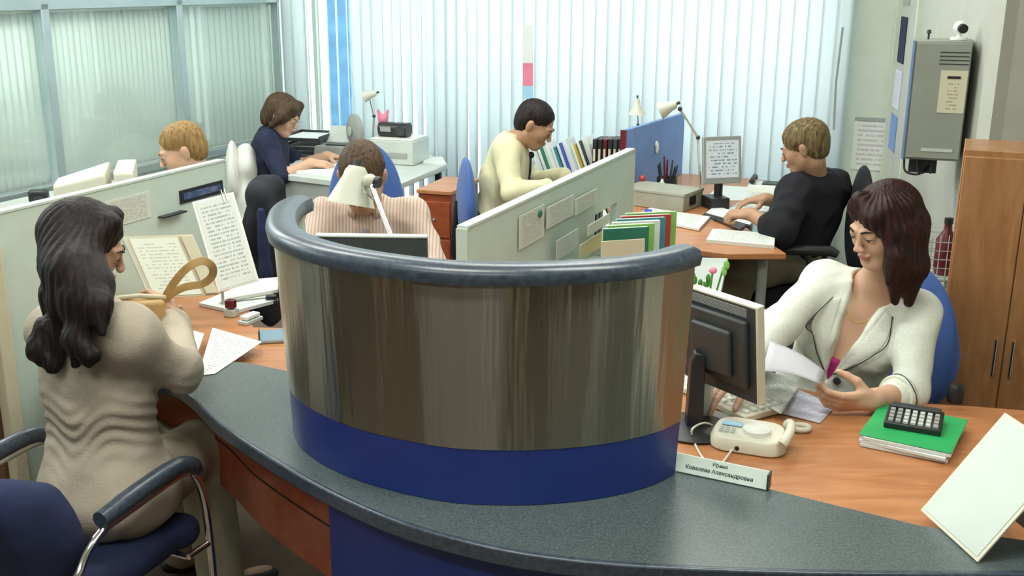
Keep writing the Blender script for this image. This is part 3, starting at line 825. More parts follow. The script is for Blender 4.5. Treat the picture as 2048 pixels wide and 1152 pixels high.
# curved screen standing on the counter
scr = catmull([(-.478, 2.80), (-.492, 2.72), (-.487, 2.60), (-.448, 2.43), (-.365, 2.305), (-.245, 2.205), (-.09, 2.13), (.03, 2.112), (.14, 2.118), (.26, 2.148), (.36, 2.20), (.425, 2.262)], 7)
scr = [V((p[0], p[1], 0)) for p in scr]
sc = thing('curved_screen', 'tall curved screen of polished steel on the counter, dark padded rim and blue foot', 'screen', (0, 2.3, .76))
mb = MB(); ribbon(mb, scr, -.018, .010, .7615, 1.262, 0, .022); mb.build('core_board', 'partition_pale', sc, smooth=30)
mb = MB(); ribbon(mb, scr, .0105, .0135, .7615, .895, 0, .006); mb.build('foot_band', 'blue_laminate', sc, smooth=30)
mb = MB(); ribbon(mb, scr, .0105, .0145, .893, 1.262, .006, .0225); mb.build('steel_sheet', 'steel_sheet', sc, smooth=30)
mb = MB(); nn = normals2(scr)
prof = [(-.034, 1.262), (-.037, 1.280), (-.030, 1.296), (-.008, 1.302), (.016, 1.302), (.036, 1.295), (.042, 1.280), (.038, 1.262)]
rings = [[mb.bm.verts.new(V((p.x, p.y, 0)) + n * (o + .012) + V((0, 0, z))) for o, z in prof] for p, n in zip(scr, nn)]
for A, B in zip(rings, rings[1:]):
    for k in range(len(prof)): mb.bm.faces.new((A[k], B[k], B[(k + 1) % len(prof)], A[(k + 1) % len(prof)]))
mb.bm.faces.new(rings[0]); mb.bm.faces.new(rings[-1][::-1])
mb.build('padded_rim', 'rim_vinyl', sc, smooth=50)

# ---------------------------------------------------------------- desks
def desk(name, label, poly, z, m, t=.028, legs=(), group=None, panel=None, pm=None, cat='desk'):
    cx = sum(p[0] for p in poly) / len(poly); cy = sum(p[1] for p in poly) / len(poly)
    d = thing(name, label, cat, (cx, cy, 0), 0, group)
    MB().prism(poly, z - t, z).build('desktop', m, d, bevel=.004)
    for x, y in legs: MB().lathe([(.022, .02), (.022, z - t - .001)], (x, y, 0), 14).lathe([(.03, .001), (.03, .02)], (x, y, 0), 14).build('leg', 'grey_plastic', d, smooth=40)
    return d
dl = desk('wooden_desk', 'orange-brown wooden desk behind the left end of the counter, covered with papers', [(-.975, 2.93), (-.72, 2.90), (-.50, 2.72), (-.40, 2.42), (.0, 2.26), (.14, 2.27), (.14, 3.02), (-.12, 3.06), (-.14, 3.40), (-.78, 3.44), (-.93, 3.98), (-1.14, 4.08), (-1.36, 3.42), (-1.20, 3.05)], .727, 'wood_orange', legs=((-1.25, 3.45), (-1.1, 3.9), (.08, 2.95), (.05, 2.4)))
fa = [p for p in outer if p.x < -.40]
fa = fa[1:]
mb = MB(); ribbon(mb, fa, -.105, -.085, .44, .699); mb.build('front_panel', 'wood_red', dl, smooth=30)
mb = MB(); ribbon(mb, fa, -.088, -.083, .583, .587); mb.build('panel_seam', 'black', dl)
dr = desk('wooden_desk', 'orange-brown wooden desk on the right with green folder and telephone', [(.18, 2.30), (.42, 2.25), (.61, 2.15), (.90, 1.98), (1.28, 1.87), (1.95, 1.85), (1.95, 2.60), (1.35, 2.74), (1.0, 2.80), (.80, 2.95), (.76, 3.55), (.18, 3.55)], .7275, 'wood_orange', legs=((1.6, 2.5), (.3, 3.4), (.3, 2.45), (1.5, 1.98)))
# ---------------------------------------------------------------- desks further back
d3 = desk('wooden_desk', 'brown wooden desk by the window where the person in black writes', [(.62, 4.62), (1.02, 4.40), (1.27, 4.40), (1.22, 4.85), (1.20, 5.2), (1.62, 5.7), (1.60, 6.15), (.86, 6.5), (.62, 5.4)], .74, 'wood_orange', legs=((.70, 4.75), (1.2, 4.5), (1.5, 6.0), (.9, 6.3)))
d4 = desk('wooden_desk', 'pale desk with leaning books behind the man in the cream shirt', [(.45, 5.0), (.60, 4.95), (.61, 5.6), (.84, 6.5), (.2, 6.72), (.12, 6.15), (.47, 5.95)], .735, 'light_grey', legs=((.54, 5.1), (.72, 6.3), (.25, 6.5)))
poly = [at(562, 348, .75), at(692, 364, .75), at(790, 372, .75), at(895, 328, .75), at(850, 300, .75), at(600, 296, .75)]
d5 = desk('wooden_desk', 'pale desk with wooden edge where the far woman in navy writes', [(p.x, p.y) for p in poly], .75, 'light_grey', t=.035, legs=())
a, b, c, e = poly[0], poly[1], poly[2], poly[3]
MB().slab((a.x + .03, a.y + .04, .001), (b.x - a.x - .05, b.y - a.y, 0), (0, 0, .712), .02).build('front_panel', 'grey_plastic', d5)
MB().slab((c.x - .02, c.y + .01, .716), V((e.x - c.x, e.y - c.y, 0)), (0, 0, .033), -.006).build('wooden_edge', 'wood_brown', d5)
for q in (c, e): MB().lathe([(.022, .001), (.022, .714)], (q.x - .06, q.y + .05, 0), 12).build('leg', 'dark_plastic', d5, smooth=40)

# ---------------------------------------------------------------- low partitions between desks
def low_partition(name, label, pa, pb, z0, z1, m, trim=None, t=.03, feet=True, notch=None, cat='partition'):
    pa, pb = V((pa[0], pa[1], 0)), V((pb[0], pb[1], 0)); d = pb - pa; ln = d.length
    M = Matrix.Translation(pa) @ Matrix.Rotation(math.atan2(d.y, d.x), 4, 'Z')
    r = thing(name, label, cat, tuple(pa), 0)
    if notch:
        x0, x1, zz = notch
        mb = MB(M @ Matrix.Rotation(math.pi / 2, 4, 'X'))
        mb.prism([(0, z0), (x0, z0), (x0, zz), (x1, zz), (x1, z0), (ln, z0), (ln, z1), (0, z1)], -t / 2, t / 2)
        mb.build('panel', m, r)
    else: MB(M).box((ln / 2, 0, (z0 + z1) / 2), (ln, t, z1 - z0)).build('panel', m, r, bevel=.002)
    if trim: MB(M).box((ln / 2, 0, z1 + .004), (ln, t + .006, .008)).box((-.004, 0, (z0 + z1) / 2), (.008, t + .006, z1 - z0)).box((ln + .004, 0, (z0 + z1) / 2), (.008, t + .006, z1 - z0)).build('trim', trim, r)
    return r, M, ln
P1A, P1B = at(-22, 431, 1.15), at(443, 322, 1.15)
r1, MP1, LP1 = low_partition('low_partition', 'long pale green partition behind the woman with long dark hair', P1A, P1B, .03, 1.15, 'partition_pale', 'partition_trim')
MB(MP1).box((-.05, 0, .56), (.075, .05, 1.11)).build('end_post', 'wood_dark', r1, bevel=.004)
MB(MP1).box((-.05, -.045, .54), (.05, .04, 1.07)).build('end_strip', 'beige_card', r1, bevel=.004)
P2A, P2B = at(925, 457, 1.15), at(1262, 300, 1.15)
r2, MP2, LP2 = low_partition('low_partition', 'pale green partition with brochures, in front of the man in the cream shirt', P2A, P2B, .03, 1.15, 'partition_pale', 'partition_trim', notch=(LP2 if False else 1.16, 1.44, .965))
mb = MB(MP2); mb.tube([(.55, -.016, 1.09), (.55, -.03, 1.09)], .012, 10); mb.build('round_stud', 'dark_green', r2, smooth=40)
BA, BB = at(1249, 260, 1.10), at(1366, 226, 1.10)
r3, MP3, LP3 = low_partition('desk_divider', 'blue fabric divider standing on the desk left of the far monitor', BA, BB, .742, 1.10, 'blue_divider', None, t=.025, cat='divider')
MB(MP3).box((-.008, 0, .921), (.018, .03, .36)).build('end_trim', 'maroon', r3)
mb = MB(MP3); mb.ball((.42, -.02, .955), (.018, .008, .035), 10); mb.ball((.405, -.02, .975), (.010, .007, .02), 10)
mb.build('clip', 'white_plastic', label='small pale clip hanging on the blue divider', cat='clip', smooth=60)

# far left trolley box of drawers, orange pedestal
M = FR((W(897, 375, 6.0).x, 6.05, 0), D2R(-20))
dp = thing('drawer_pedestal', 'orange-brown wooden drawer pedestal beside the blue chair of the man in cream', 'cabinet', tuple(M.translation))
MB(M).box((0, 0, .36), (.20, .42, .70)).build('body', 'wood_red', dp, bevel=.003)
MB(M).box((0, 0, .722), (.215, .44, .022)).build('top', 'wood_orange', dp, bevel=.003)
for k in range(3):
    f = MB(M).box((0, -.214, .14 + k * .215), (.185, .012, .20)).build('drawer', 'wood_red', dp, bevel=.002)
    mb = MB(M); mb.ball((0, -.226, .14 + k * .215), .008, 8); mb.build('knob', 'grey_plastic', f, smooth=60)
# wooden cupboard on the right
MCP = FR((1.50, 3.36, 0), D2R(-24))
cp = thing('wooden_cupboard', 'tall brown wooden cupboard behind the blue chair at the right edge', 'cupboard', (1.50, 3.36, 0), D2R(-24))
MB(MCP).box((.19, .13, .67), (.38, .26, 1.34)).build('body', 'wood_brown', cp, bevel=.003)
for k in (0, 1):
    f = MB(MCP).box((.097 + k * .186, -.009, .67), (.182, .018, 1.30)).build('door', 'wood_brown', cp, bevel=.002)
    cyl(MB(MCP), V((.165 + k * .05, -.024, .62)), V((.165 + k * .05, -.024, .74)), .005).build('handle', 'chrome', f, smooth=50)
# unseen posts added behind the viewer to reflect as vertical streaks in the steel
for i, (x, y, w, m) in enumerate(((-.42, -.45, .07, 'ceiling_paint'), (-.22, -.6, .14, 'lobby_dark'), (.0, -.45, .05, 'ceiling_paint'), (.14, -.6, .10, 'lobby_dark'), (.30, -.4, .05, 'yellow'), (.46, -.5, .12, 'lobby_dark'), (-.85, -.4, .10, 'beige_card'), (.75, -.25, .09, 'lobby_dark'), (1.0, .1, .06, 'partition_pale'), (-1.15, .1, .12, 'lobby_dark'), (-1.55, -1.1, .16, 'wall_grey'), (-.75, -1.7, .10, 'lobby_dark'), (-.25, -1.9, .22, 'wood_brown'), (.35, -1.6, .08, 'partition_pale'), (1.25, -1.4, .14, 'beige_card'), (-2.6, -.6, .3, 'lobby_dark'), (1.62, .2, .18, 'partition_pale'), (-2.3, 1.1, .12, 'wall_grey'), (-1.1, -2.3, .3, 'navy_fabric'), (.75, -2.2, .28, 'lobby_dark'))):
    st(MB(FR((x, y, 0), .5 * i)).box((0, 0, 1.5), (w, w, 3)), 'trim_%d' % (i + 10), m)
# ---------------------------------------------------------------- chairs
def office_chair(name, label, loc, yaw, bw, bz0, bz1, fab, arms=True, group=None, seat_z=.46, back_off=.20, oval=True, armm='black_plastic'):
    t = thing(name, label, 'chair', loc, yaw, group); M = FR(loc, yaw)
    for k in range(5):
        a = 2 * math.pi * k / 5 + .3
        mb = MB(M); mb.tube([(0, 0, .10), (.16 * math.cos(a), .16 * math.sin(a), .085), (.27 * math.cos(a), .27 * math.sin(a), .06)], [.022, .018, .014], 8)
        lg = mb.build('leg', 'black_plastic', t, smooth=50)
        mb = MB(M @ FR((.27 * math.cos(a), .27 * math.sin(a), .027), a)); mb.tube([(0, -.02, 0), (0, .02, 0)], .026, 12); mb.build('castor', 'black_plastic', lg, smooth=40)
    MB(M).lathe([(.03, .08), (.03, .25), (.018, .26), (.018, seat_z - .08)], n=14).build('column', 'dark_plastic', t, smooth=40)
    d = SDF(); c = M @ V((0, .02, seat_z - .045)); R = M.to_3x3()
    d.hbox(c, (.19, .19, .012), R, .01, sub=False); d._b((c,), .30)
    o = d.ops[-1]; d.ops[-1] = (*o[:5], .01, False); dd = d.ev
    d.disp = lambda P: np.full(len(P), .034, 'f')
    d.mesh('seat', fab, t, .010)
    d = SDF(); zc = (bz0 + bz1) / 2; hh = (bz1 - bz0) / 2
    yb = -back_off
    if oval: d.ell(M @ V((0, yb, zc)), [bw / 2, .040, hh], R, .02); d.ell(M @ V((0, yb, zc - hh * .25)), [bw / 2 * .96, .036, hh * .7], R, .05)
    else:
        d.hbox(M @ V((0, yb, zc)), (bw / 2 - .05, .012, hh - .05), R, .01, sub=False); d.ops[-1] = (*d.ops[-1][:5], .01, False); d._b((M @ V((0, yb, zc)),), max(bw / 2, hh) + .05)
        d.disp = lambda P: np.full(len(P), .045, 'f')
    d.mesh('backrest', fab, t, .008)
    mb = MB(M); mb.tube([(0, -.05, seat_z - .09), (0, yb - .06, seat_z - .09), (0, yb - .075, seat_z), (0, yb - .05, zc)], [.018, .018, .018, .012], 8); mb.build('back_bracket', 'black_plastic', t, smooth=50)
    if arms:
        for s_ in (-1, 1):
            mb = MB(M); pts = catmull([(s_ * .19, .04, seat_z - .07), (s_ * .27, .04, seat_z - .05), (s_ * .275, -.02, seat_z + .08), (s_ * .27, .0, seat_z + .19)], 5)
            ar = mb.tube(pts, .016, 8).build('armrest', armm, t, smooth=50)
            mb = MB(M); mb.tube([(s_ * .27, -.13, seat_z + .195), (s_ * .27, -.10, seat_z + .21), (s_ * .27, .09, seat_z + .21), (s_ * .27, .13, seat_z + .195)], [.018, .024, .024, .018], 10); mb.build('arm_pad', armm, ar, smooth=50)
    return t

# ---------------------------------------------------------------- chair of the visitor, blue with bent chrome tubes
CH = FR((-1.045, 2.49, 0), D2R(-23))
vc = thing('visitor_chair', 'navy visitor chair with chrome frame and padded arms under the long-haired woman', 'chair', tuple(CH.translation), D2R(-23))
R3 = CH.to_3x3()
d = SDF()
for a, b in (((-.17, -.17), (.17, -.17)), ((-.18, .18), (.18, .18)), ((-.17, -.17), (-.18, .18)), ((.17, -.17), (.18, .18)), ((-.1, 0), (.1, 0))): d.cap(CH @ V((*a, .435)), CH @ V((*b, .435)), .032, .032, .05)
d.ell(CH @ V((0, 0, .435)), [.20, .20, .036], R3, .05); d.mesh('seat', 'navy_fabric', vc, .009)
d = SDF()
RB = (R3 @ Matrix.Rotation(D2R(-10), 3, 'X'))
for zz in range(5):
    z = .505 + zz * .052; w = (.13, .165, .180, .175, .15)[zz]; y = -.235 - (z - .5) * .22
    pts = [CH @ V((w * math.sin(a), y + .06 - .07 * math.cos(a), z)) for a in (-1.3, -.65, 0, .65, 1.3)]
    for a, b in zip(pts, pts[1:]): d.cap(a, b, .036, .036, .06)
d.mesh('backrest', 'navy_fabric', vc, .007)
for s_ in (-1, 1):
    x = s_ * .245
    mb = MB(CH); mb.tube(catmull([(s_ * .10, -.27, .50), (s_ * .20, -.285, .52), (x, -.27, .55), (x, -.22, .60), (x, -.16, .628)], 6), .011, 10)
    mb.build('chrome_bracket', 'chrome', vc, smooth=60)
    mb = MB(CH); mb.tube(catmull([(x, -.16, .628), (x, .10, .640), (x, .165, .615), (x, .20, .50), (x, .21, .25), (x, .22, .03), (x, .16, .014), (x, -.22, .014)], 6), .011, 10)
    mb.build('side_frame', 'chrome', vc, smooth=60)
    mb = MB(CH); mb.tube(catmull([(x, -.175, .652), (x, -.05, .664), (x, .085, .668), (x, .15, .650), (x, .178, .622)], 5), [.022] * 3 + [.0235] * 15 + [.018] * 3, 12); mb.build('arm_pad', 'rim_vinyl', vc, smooth=60)
for y, z, x in ((-.22, .014, .245), (.12, .40, .24), (-.16, .40, .24)):
    mb = MB(CH); mb.tube([(-x, y, z), (x, y, z)], .009, 8); mb.build('cross_tube', 'chrome', vc, smooth=60)
for s_ in (-1, 1):
    mb = MB(CH); mb.tube([(s_ * .24, .12, .40), (s_ * .245, .205, .40)], .009, 8); mb.build('seat_tube', 'chrome', vc, smooth=60)
    mb = MB(CH); mb.tube(catmull([(s_ * .24, -.16, .40), (s_ * .245, -.27, .42), (s_ * .245, -.27, .55)], 4), .009, 8); mb.build('rear_tube', 'chrome', vc, smooth=60)
# neighbouring chair at the extreme left
CH2 = FR((-1.66, 2.62, 0), D2R(-20))

# ---------------------------------------------------------------- things on the counter and the right desk
ZD = .7285; ZC = .7605
def sheet(px, name, label, m, z, w=None, thick=.0012, cat='paper', group=None, curl=0, parent=None):
    """loose sheet from three corners in the picture lying at height z: left, near, far"""
    a, b, c = [at(x, y, z) for x, y in px]
    mb = MB(); mb.slab(a, b - a, c - a, thick)
    return mb.build(name, m, parent, label=label, cat=cat, group=group)
# monitor with its back towards the viewer
mc = at(1388, 862, ZD); MM = FR((mc.x + .005, mc.y, ZD), D2R(30))
mon = thing('computer_monitor', 'black flat monitor turned away, on the right desk beside the steel screen', 'monitor', tuple(MM.translation), 0)
b0 = W(1372, 770, 2.50); 
ML = V(W(1382, 675, 2.54)); MRt = V(W(1519, 705, 2.60))
ctr = (W(1372, 668, 2.68) + W(1520, 703, 2.47)) / 2
ex = (W(1520, 703, 2.47) - W(1372, 668, 2.68)); ex.z = 0; wv = ex.length; ex.normalize()
ey0 = V((-ex.y, ex.x, 0))
MO = Matrix.Translation(ctr) @ Matrix((ex, ey0, V((0, 0, 1)))).transposed().to_4x4() @ Matrix.Rotation(D2R(7), 4, 'X')    # -y is its back
hw, hh = wv * .5 + .004, .130
hs = MB(MO).box((0, 0, 0), (2 * hw, .022, 2 * hh)).build('frame', 'dark_plastic', mon, bevel=.005)
mb = MB(MO @ FR((0, -.010, 0)) @ Matrix.Rotation(math.pi / 2, 4, 'X')); mb.prism([(-hw * .80, -.09), (hw * .80, -.09), (hw * .80, .09), (-hw * .80, .09)], 0, .018); mb.prism([(-hw * .5, -.065), (hw * .5, -.065), (hw * .5, .058), (-hw * .5, .058)], .017, .034)
mb.build('back_shell', 'dark_plastic', mon, bevel=.006)
mb = MB(MO)
for k in range(6): mb.box((0, -.0115, .098 + k * .004), (hw * 1.5, .002, .0018))
mb.build('vent_slots', 'grey_plastic', mon)
MB(MO).box((hw - .003, .002, 0), (.007, .026, 2 * hh)).box((0, .002, hh - .003), (2 * hw, .026, .007)).build('front_bezel', 'cream_plastic', mon, bevel=.002)
MB(MO).box((0, .0125, 0), (2 * hw - .03, .002, 2 * hh - .03)).build('screen', 'screen_image', mon)
nk = MO @ V((-.03, -.045, -.02)); ft = V((mc.x, mc.y + .01, ZD))
mb = MB(); mb.tube([ft + V((0, 0, .012)), ft + V((0, 0, .19)), nk + V((0, 0, .0))], [.030, .026, .022], 4); mb.build('stand', 'black_plastic', mon, bevel=.004)
MB(FR(ft, D2R(-20))).lathe([(.095, .0005), (.10, .006), (.085, .014), (.03, .018)], n=30).build('foot', 'black_plastic', mon, smooth=40)
# pale printer behind that monitor
pc = at(1466, 640, ZD); pr = W(1462, 560, 2.98)
MPp = FR((pr.x, pr.y + .05, ZD), D2R(-24))
pt = thing('printer', 'low pale printer behind the black monitor on the right desk', 'printer', tuple(MPp.translation))
MB(MPp).box((0, 0, .085), (.24, .24, .168)).build('body', 'white_plastic', pt, bevel=.012)
MB(MPp).box((0, -.0, .172), (.20, .15, .006)).build('lid', 'light_grey', pt, bevel=.003)
MB(MPp).box((0, -.125, .06), (.18, .02, .012)).build('paper_slot', 'dark_plastic', pt)
# keyboard
def keyboard(name, label, M, w=.40, dpt=.14, rows=5, cols=14):
    k = thing(name, label, 'keyboard', tuple(M.translation))
    MB(M).box((0, 0, .010), (w, dpt, .018)).build('case', 'cream_plastic', k, bevel=.004)
    mb = MB(M)
    for r in range(rows):
        for c in range(cols): mb.box((-w / 2 + .022 + c * (w - .044) / (cols - 1), -dpt / 2 + .022 + r * (dpt - .044) / (rows - 1), .0225), ((w - .05) / cols * .86, (dpt - .05) / rows * .9, .007), taper=.85)
    mb.build('keys', 'white_plastic', k); return k
ka, kb = at(1404, 772, ZD), at(1545, 838, ZD); kd = (kb - ka)
keyboard('computer_keyboard', 'cream keyboard lying behind the black monitor on the right desk', FR((ka.lerp(kb, .45).x - .045, ka.lerp(kb, .45).y + .055, ZD), math.atan2(kd.y, kd.x)), w=.42, dpt=.15)
MB(FR((at(1420, 835, ZD).x, at(1420, 835, ZD).y, ZD), D2R(-30))).box((0, 0, .002), (.10, .09, .003)).build('mouse_pad', 'grey_plastic', label='small grey pad under the monitor foot on the right desk', cat='mouse pad')
# papers in front of the woman in the white jacket
def leaf(name, label, quad, m, cat='paper', thick=.0008, n=8, bend=.0, group=None):
    """curved sheet through four world corners (left-near, right-near, right-far, left-far)"""
    a, b, c, d_ = [V(q) for q in quad]; mb = MB(); N = (b - a).cross(d_ - a).normalized()
    g = [[mb.bm.verts.new((a.lerp(b, i / n)).lerp(d_.lerp(c, i / n), j / n) + N * bend * math.sin(math.pi * i / n)) for i in range(n + 1)] for j in range(n + 1)]
    for j in range(n):
        for i in range(n):
            f = mb.bm.faces.new((g[j][i], g[j][i + 1], g[j + 1][i + 1], g[j + 1][i]))
            for lp, (u, v) in zip(f.loops, ((i, j), (i + 1, j), (i + 1, j + 1), (i, j + 1))): lp[mb.uv].uv = (u / n, v / n)
    o = mb.build(name, m, label=label, cat=cat, smooth=60, group=group)
    s_ = o.modifiers.new('thick', 'SOLIDIFY'); s_.thickness = thick; s_.offset = -1
    return o
leaf('document', 'violet-shaded printed document lying under the held sheet before the woman in white', [at(1528, 818, ZD + .004), at(1640, 846, ZD + .002), at(1672, 812, ZD + .002), at(1562, 762, ZD + .012)], 'page_violet', cat='document')
leaf('document', 'open white booklet lying left of the violet document behind the monitor', [at(1500, 806, ZD + .002), at(1562, 828, ZD + .022), at(1600, 770, ZD + .022), at(1530, 742, ZD + .002)], 'page', cat='document', bend=.008)
leaf('held_sheet', 'blank greyish sheet held up by the woman in the white jacket', [W(1524, 742, 2.58), W(1640, 768, 2.575), W(1650, 742, 2.70), W(1540, 682, 2.78)], 'grey_paper', bend=.010)
# telephone
ph = at(1500, 895, ZD); MP = FR((ph.x, ph.y + .015, ZD), D2R(-22))
tp = thing('telephone', 'cream desk telephone with coiled cord, behind the name plate', 'telephone', tuple(MP.translation))
mb = MB(MP); body = [(x * 1.0, y) for x, y in rrect(.185, .125, .045, 6)]
n_ = len(body)
ra = [mb.bm.verts.new(MP @ V((x, y, .001))) for x, y in body]; rb = [mb.bm.verts.new(MP @ V((x, y, .022 + (y + .06) * .06))) for x, y in body]; rc_ = [mb.bm.verts.new(MP @ V((x * .90, y * .88, .036 + (y + .06) * .10))) for x, y in body]
mb.bm.faces.new(ra[::-1]); mb.bm.faces.new(rc_)
for A, B in ((ra, rb), (rb, rc_)):
    for k in range(n_): mb.bm.faces.new((A[k], A[(k + 1) % n_], B[(k + 1) % n_], B[k]))
mb.build('base', 'cream_plastic', tp, smooth=35, bevel=.003)
mb = MB(MP); mb.lathe([(.034, .038), (.034, .050), (.028, .054), (0, .0545)], (.018, -.006, 0), 26); mb.build('dial_cover', 'white_plastic', tp, smooth=40)
MB(MP).box((-.045, .012, .046), (.05, .022, .004), ).build('display', 'sky_card', tp, bevel=.001)
mb = MB(MP)
for i in range(3):
    for j in range(3): mb.box((-.066 + i * .014, -.030 + j * .011, .0405), (.009, .007, .006))
mb.build('keypad', 'light_grey', tp)
mb = MB(MP); mb.tube(catmull([(.086, -.052, .038), (.094, -.040, .050), (.098, .0, .056), (.094, .040, .056), (.086, .054, .046)], 5), [.0135] * 4 + [.0115] * 13 + [.0135] * 4, 12); mb.build('handset', 'cream_plastic', tp, smooth=60)
mb = MB(MP); mb.ball((-.02, -.0625, .014), (.006, .003, .006), 8); mb.build('socket', 'black', tp, smooth=50)
def cord(pts, r, m, name, label, n=8): return MB().tube(catmull(pts, n), r, 8).build(name, m, label=label, cat='cord', smooth=60)
cord([MP @ V((-.03, -.064, .010)), at(1445, 925, ZD + .003), at(1430, 935, ZD + .003), at(1405, 915, ZD + .004), at(1387, 880, ZD + .004), at(1385, 858, ZD + .03), at(1408, 846, ZD + .03), at(1428, 852, ZD + .012)], .0028, 'cream_plastic', 'phone_cord', 'cream cord looping left of the telephone around the monitor foot')
tpos = at(1601, 862, ZD); mb = MB(FR((tpos.x, tpos.y, ZD)))
mb.tube([(.022 * math.cos(a), .017 * math.sin(a), .010) for a in [2 * math.pi * k / 20 for k in range(20)]], .0075, 8, closed=True)
mb.build('tape_ring', 'cream_plastic', label='small cream ring of tape right of the telephone', cat='tape', smooth=60)
# name plate
na, nb_ = at(1342, 942, ZC), at(1532, 982, ZC); nx = (nb_ - na); nl = nx.length; nx.normalize(); nyv = V((-nx.y, nx.x, 0))
MN = Matrix.Translation(na + nyv * .002) @ Matrix((nx, nyv, V((0, 0, 1)))).transposed().to_4x4()
pl = thing('name_plate', 'pale tent-shaped name plate with two lines of text where counter meets desk', 'name plate', tuple(na))
mb = MB(MN); mb.slab((0, 0, .001), (nl, 0, 0), (0, .022, .036), .003); mb.build('plate', 'partition_trim', pl, bevel=.001)
MB(MN).slab((0, .0235, .036), (nl, 0, 0), (0, .014, -.034), .002).build('back_leg', 'light_grey', pl)
MB(MN).box((nl + .002, .012, .019), (.004, .028, .038)).build('end_cap', 'dark_plastic', pl)
def text(body, size, M, m, parent, name='lettering', extrude=.0003, bold=0):
    cu = bpy.data.curves.new(name, 'FONT'); cu.body = body; cu.size = size; cu.align_x = 'CENTER'; cu.align_y = 'CENTER'; cu.extrude = extrude; cu.offset = bold
    tmp = bpy.data.objects.new('tmp', cu); COL.objects.link(tmp)
    me = bpy.data.meshes.new_from_object(tmp); bpy.data.objects.remove(tmp); me.materials.clear(); me.materials.append(MATS[m])
    o = bpy.data.objects.new(name, me); COL.objects.link(o); o.parent = parent
    o.matrix_basis = mw(parent).inverted() @ M; return o
up = V((0, .022, .036)).normalized(); ta = math.atan2(.036, .022)
TXM = MN @ Matrix.Translation((nl / 2, .0125 - .0032, .0195 + .0026)) @ Matrix.Rotation(ta, 4, 'X')
text('Ирина', .0115, TXM @ Matrix.Translation((0, .0085, 0)), 'charcoal', pl, bold=.0002)
text('Ковалева Александровна', .0125, TXM @ Matrix.Translation((0, -.0075, 0)), 'charcoal', pl, bold=.0003)
# green folder on a stack of paper, calculator
g0, g1, g2, g3 = at(1732, 893, ZD + .03), at(1893, 930, ZD + .03), at(1918, 812, ZD + .03), at(1768, 798, ZD + .03)
gc = (g0 + g1 + g2 + g3) / 4; gx = (g1 - g0); ga = math.atan2(gx.y, gx.x); GW, GH = .205, .235
gc = V((gc.x, gc.y, ZD)); MGf = FR(gc, ga + D2R(2))
for k in range(3):
    MB(MGf @ FR((.004 * (k - 1), -.004 * (k % 2), 0), D2R((2, -2, 1)[k]))).box((0, 0, .0045 + k * .0090), (GW, GH, .0085)).build('paper_stack', 'white_paper', label=('bottom bundle of white paper under the green folder', 'middle bundle of white paper under the green folder', 'top bundle of white paper directly under the green folder')[k], cat='paper', bevel=.001)
MB(MGf).box((0, .006, .0288), (GW + .012, GH + .008, .0025)).build('green_folder', 'green_card', label='bright green folder under the calculator on the right desk', cat='folder', bevel=.001)
ca = at(1828, 842, ZD + .04); MC = FR((ca.x, ca.y, ZD + .0305), ga + D2R(8)) @ Matrix.Rotation(D2R(7), 4, 'X')
cl = thing('calculator', 'black desk calculator with grey keys lying on the green folder', 'calculator', tuple(MC.translation))
MB(MC).box((0, 0, .0135), (.135, .105, .018)).build('case', 'black_plastic', cl, bevel=.003)
MB(MC).box((0, .038, .027), (.12, .022, .010), ).build('display_hood', 'dark_plastic', cl, bevel=.002)
for r in range(4):
    for c in range(7):
        MB(MC).box((-.053 + c * .0177, -.038 + r * .019, .0245), (.013, .0135, .006), taper=.85).build('key', 'light_grey' if 1 < c < 6 else 'grey_plastic', cl)
mb = MB(); q = at(1905, 806, ZD); mb.lathe([(.020, 0), (.022, .012), (.022, .040), (.016, .052), (0, .054)], (q.x + .01, q.y + .01, ZD), 20); mb.build('round_lid_box', 'black_plastic', label='small round dark pot behind the green folder at the right', cat='pot', smooth=40)
# sheet holder at the bottom right, leaning board with a pale sheet
A = at(1843, 1022, ZC); C2 = at(1985, 1152, ZC); exx = C2 - A; exx.z = 0; exx = exx.normalized() * .215
upv = (V((exx.y, -exx.x, 0)).normalized() * -1); 
hz = V((-exx.y, exx.x, 0)).normalized(); eyy = (hz * math.sin(D2R(37)) + V((0, 0, 1)) * math.cos(D2R(37))) * .27
hd = thing('sheet_holder', 'leaning clear holder with a pale sheet at the lower right corner of the desk', 'sheet holder', tuple(A))
MB().slab(A, exx, eyy, .004, True).build('board', 'cream_plastic', hd, bevel=.001)
sN = exx.cross(eyy).normalized()
MB().slab(A + exx * .04 + eyy * .03 + sN * .0045, exx * .92, eyy * .94, .0008).build('sheet', 'partition_trim', hd)
bk = A + eyy * .92 - sN * .001; bf = V((bk.x, bk.y, ZC + .001)) - V((sN.x, sN.y, 0)).normalized() * .02
MB().slab(bk, exx, bf - bk, .003).build('rear_leg', 'dark_plastic', hd)
# ---------------------------------------------------------------- left desk
ZL = .7275
# folders and sheets standing against the partition
def stander(name, label, bl, br, tl, m, t=.003, cat='folder', backm=None, tilt=None):
    ex = br - bl; ey = tl - bl; ey = ey - ex * (ey.dot(ex) / ex.length_squared) * .0
    return MB().slab(bl, ex, ey, t, True).build(name, m, label=label, cat=cat, bevel=.0008)
f1 = thing('open_folder', 'pale open folder with a printed sheet leaning upright on the left desk', 'folder', tuple(at(372, 612, ZL)))
a, b, c = at(300, 588, ZL + .002), at(438, 606, ZL + .002), W(247, 470, 3.46)
a = at(302, 600, ZL + .002); ex = at(372, 606, ZL + .002) - a; 
fa_, fb_, fc_ = W(303, 598, 3.36), W(438, 590, 3.46), W(248, 474, 3.42)
ex = fb_ - fa_; ey = fc_ - fa_
MB().slab(fa_, ex, ey, .004, True).build('left_cover', 'beige_card', f1, bevel=.001)
N = ex.cross(ey).normalized()
MB().slab(fa_ + ex * .05 + ey * .03 + N * .0045, ex * .70, ey * .93, .002).build('printed_sheet', 'page_bold', f1)
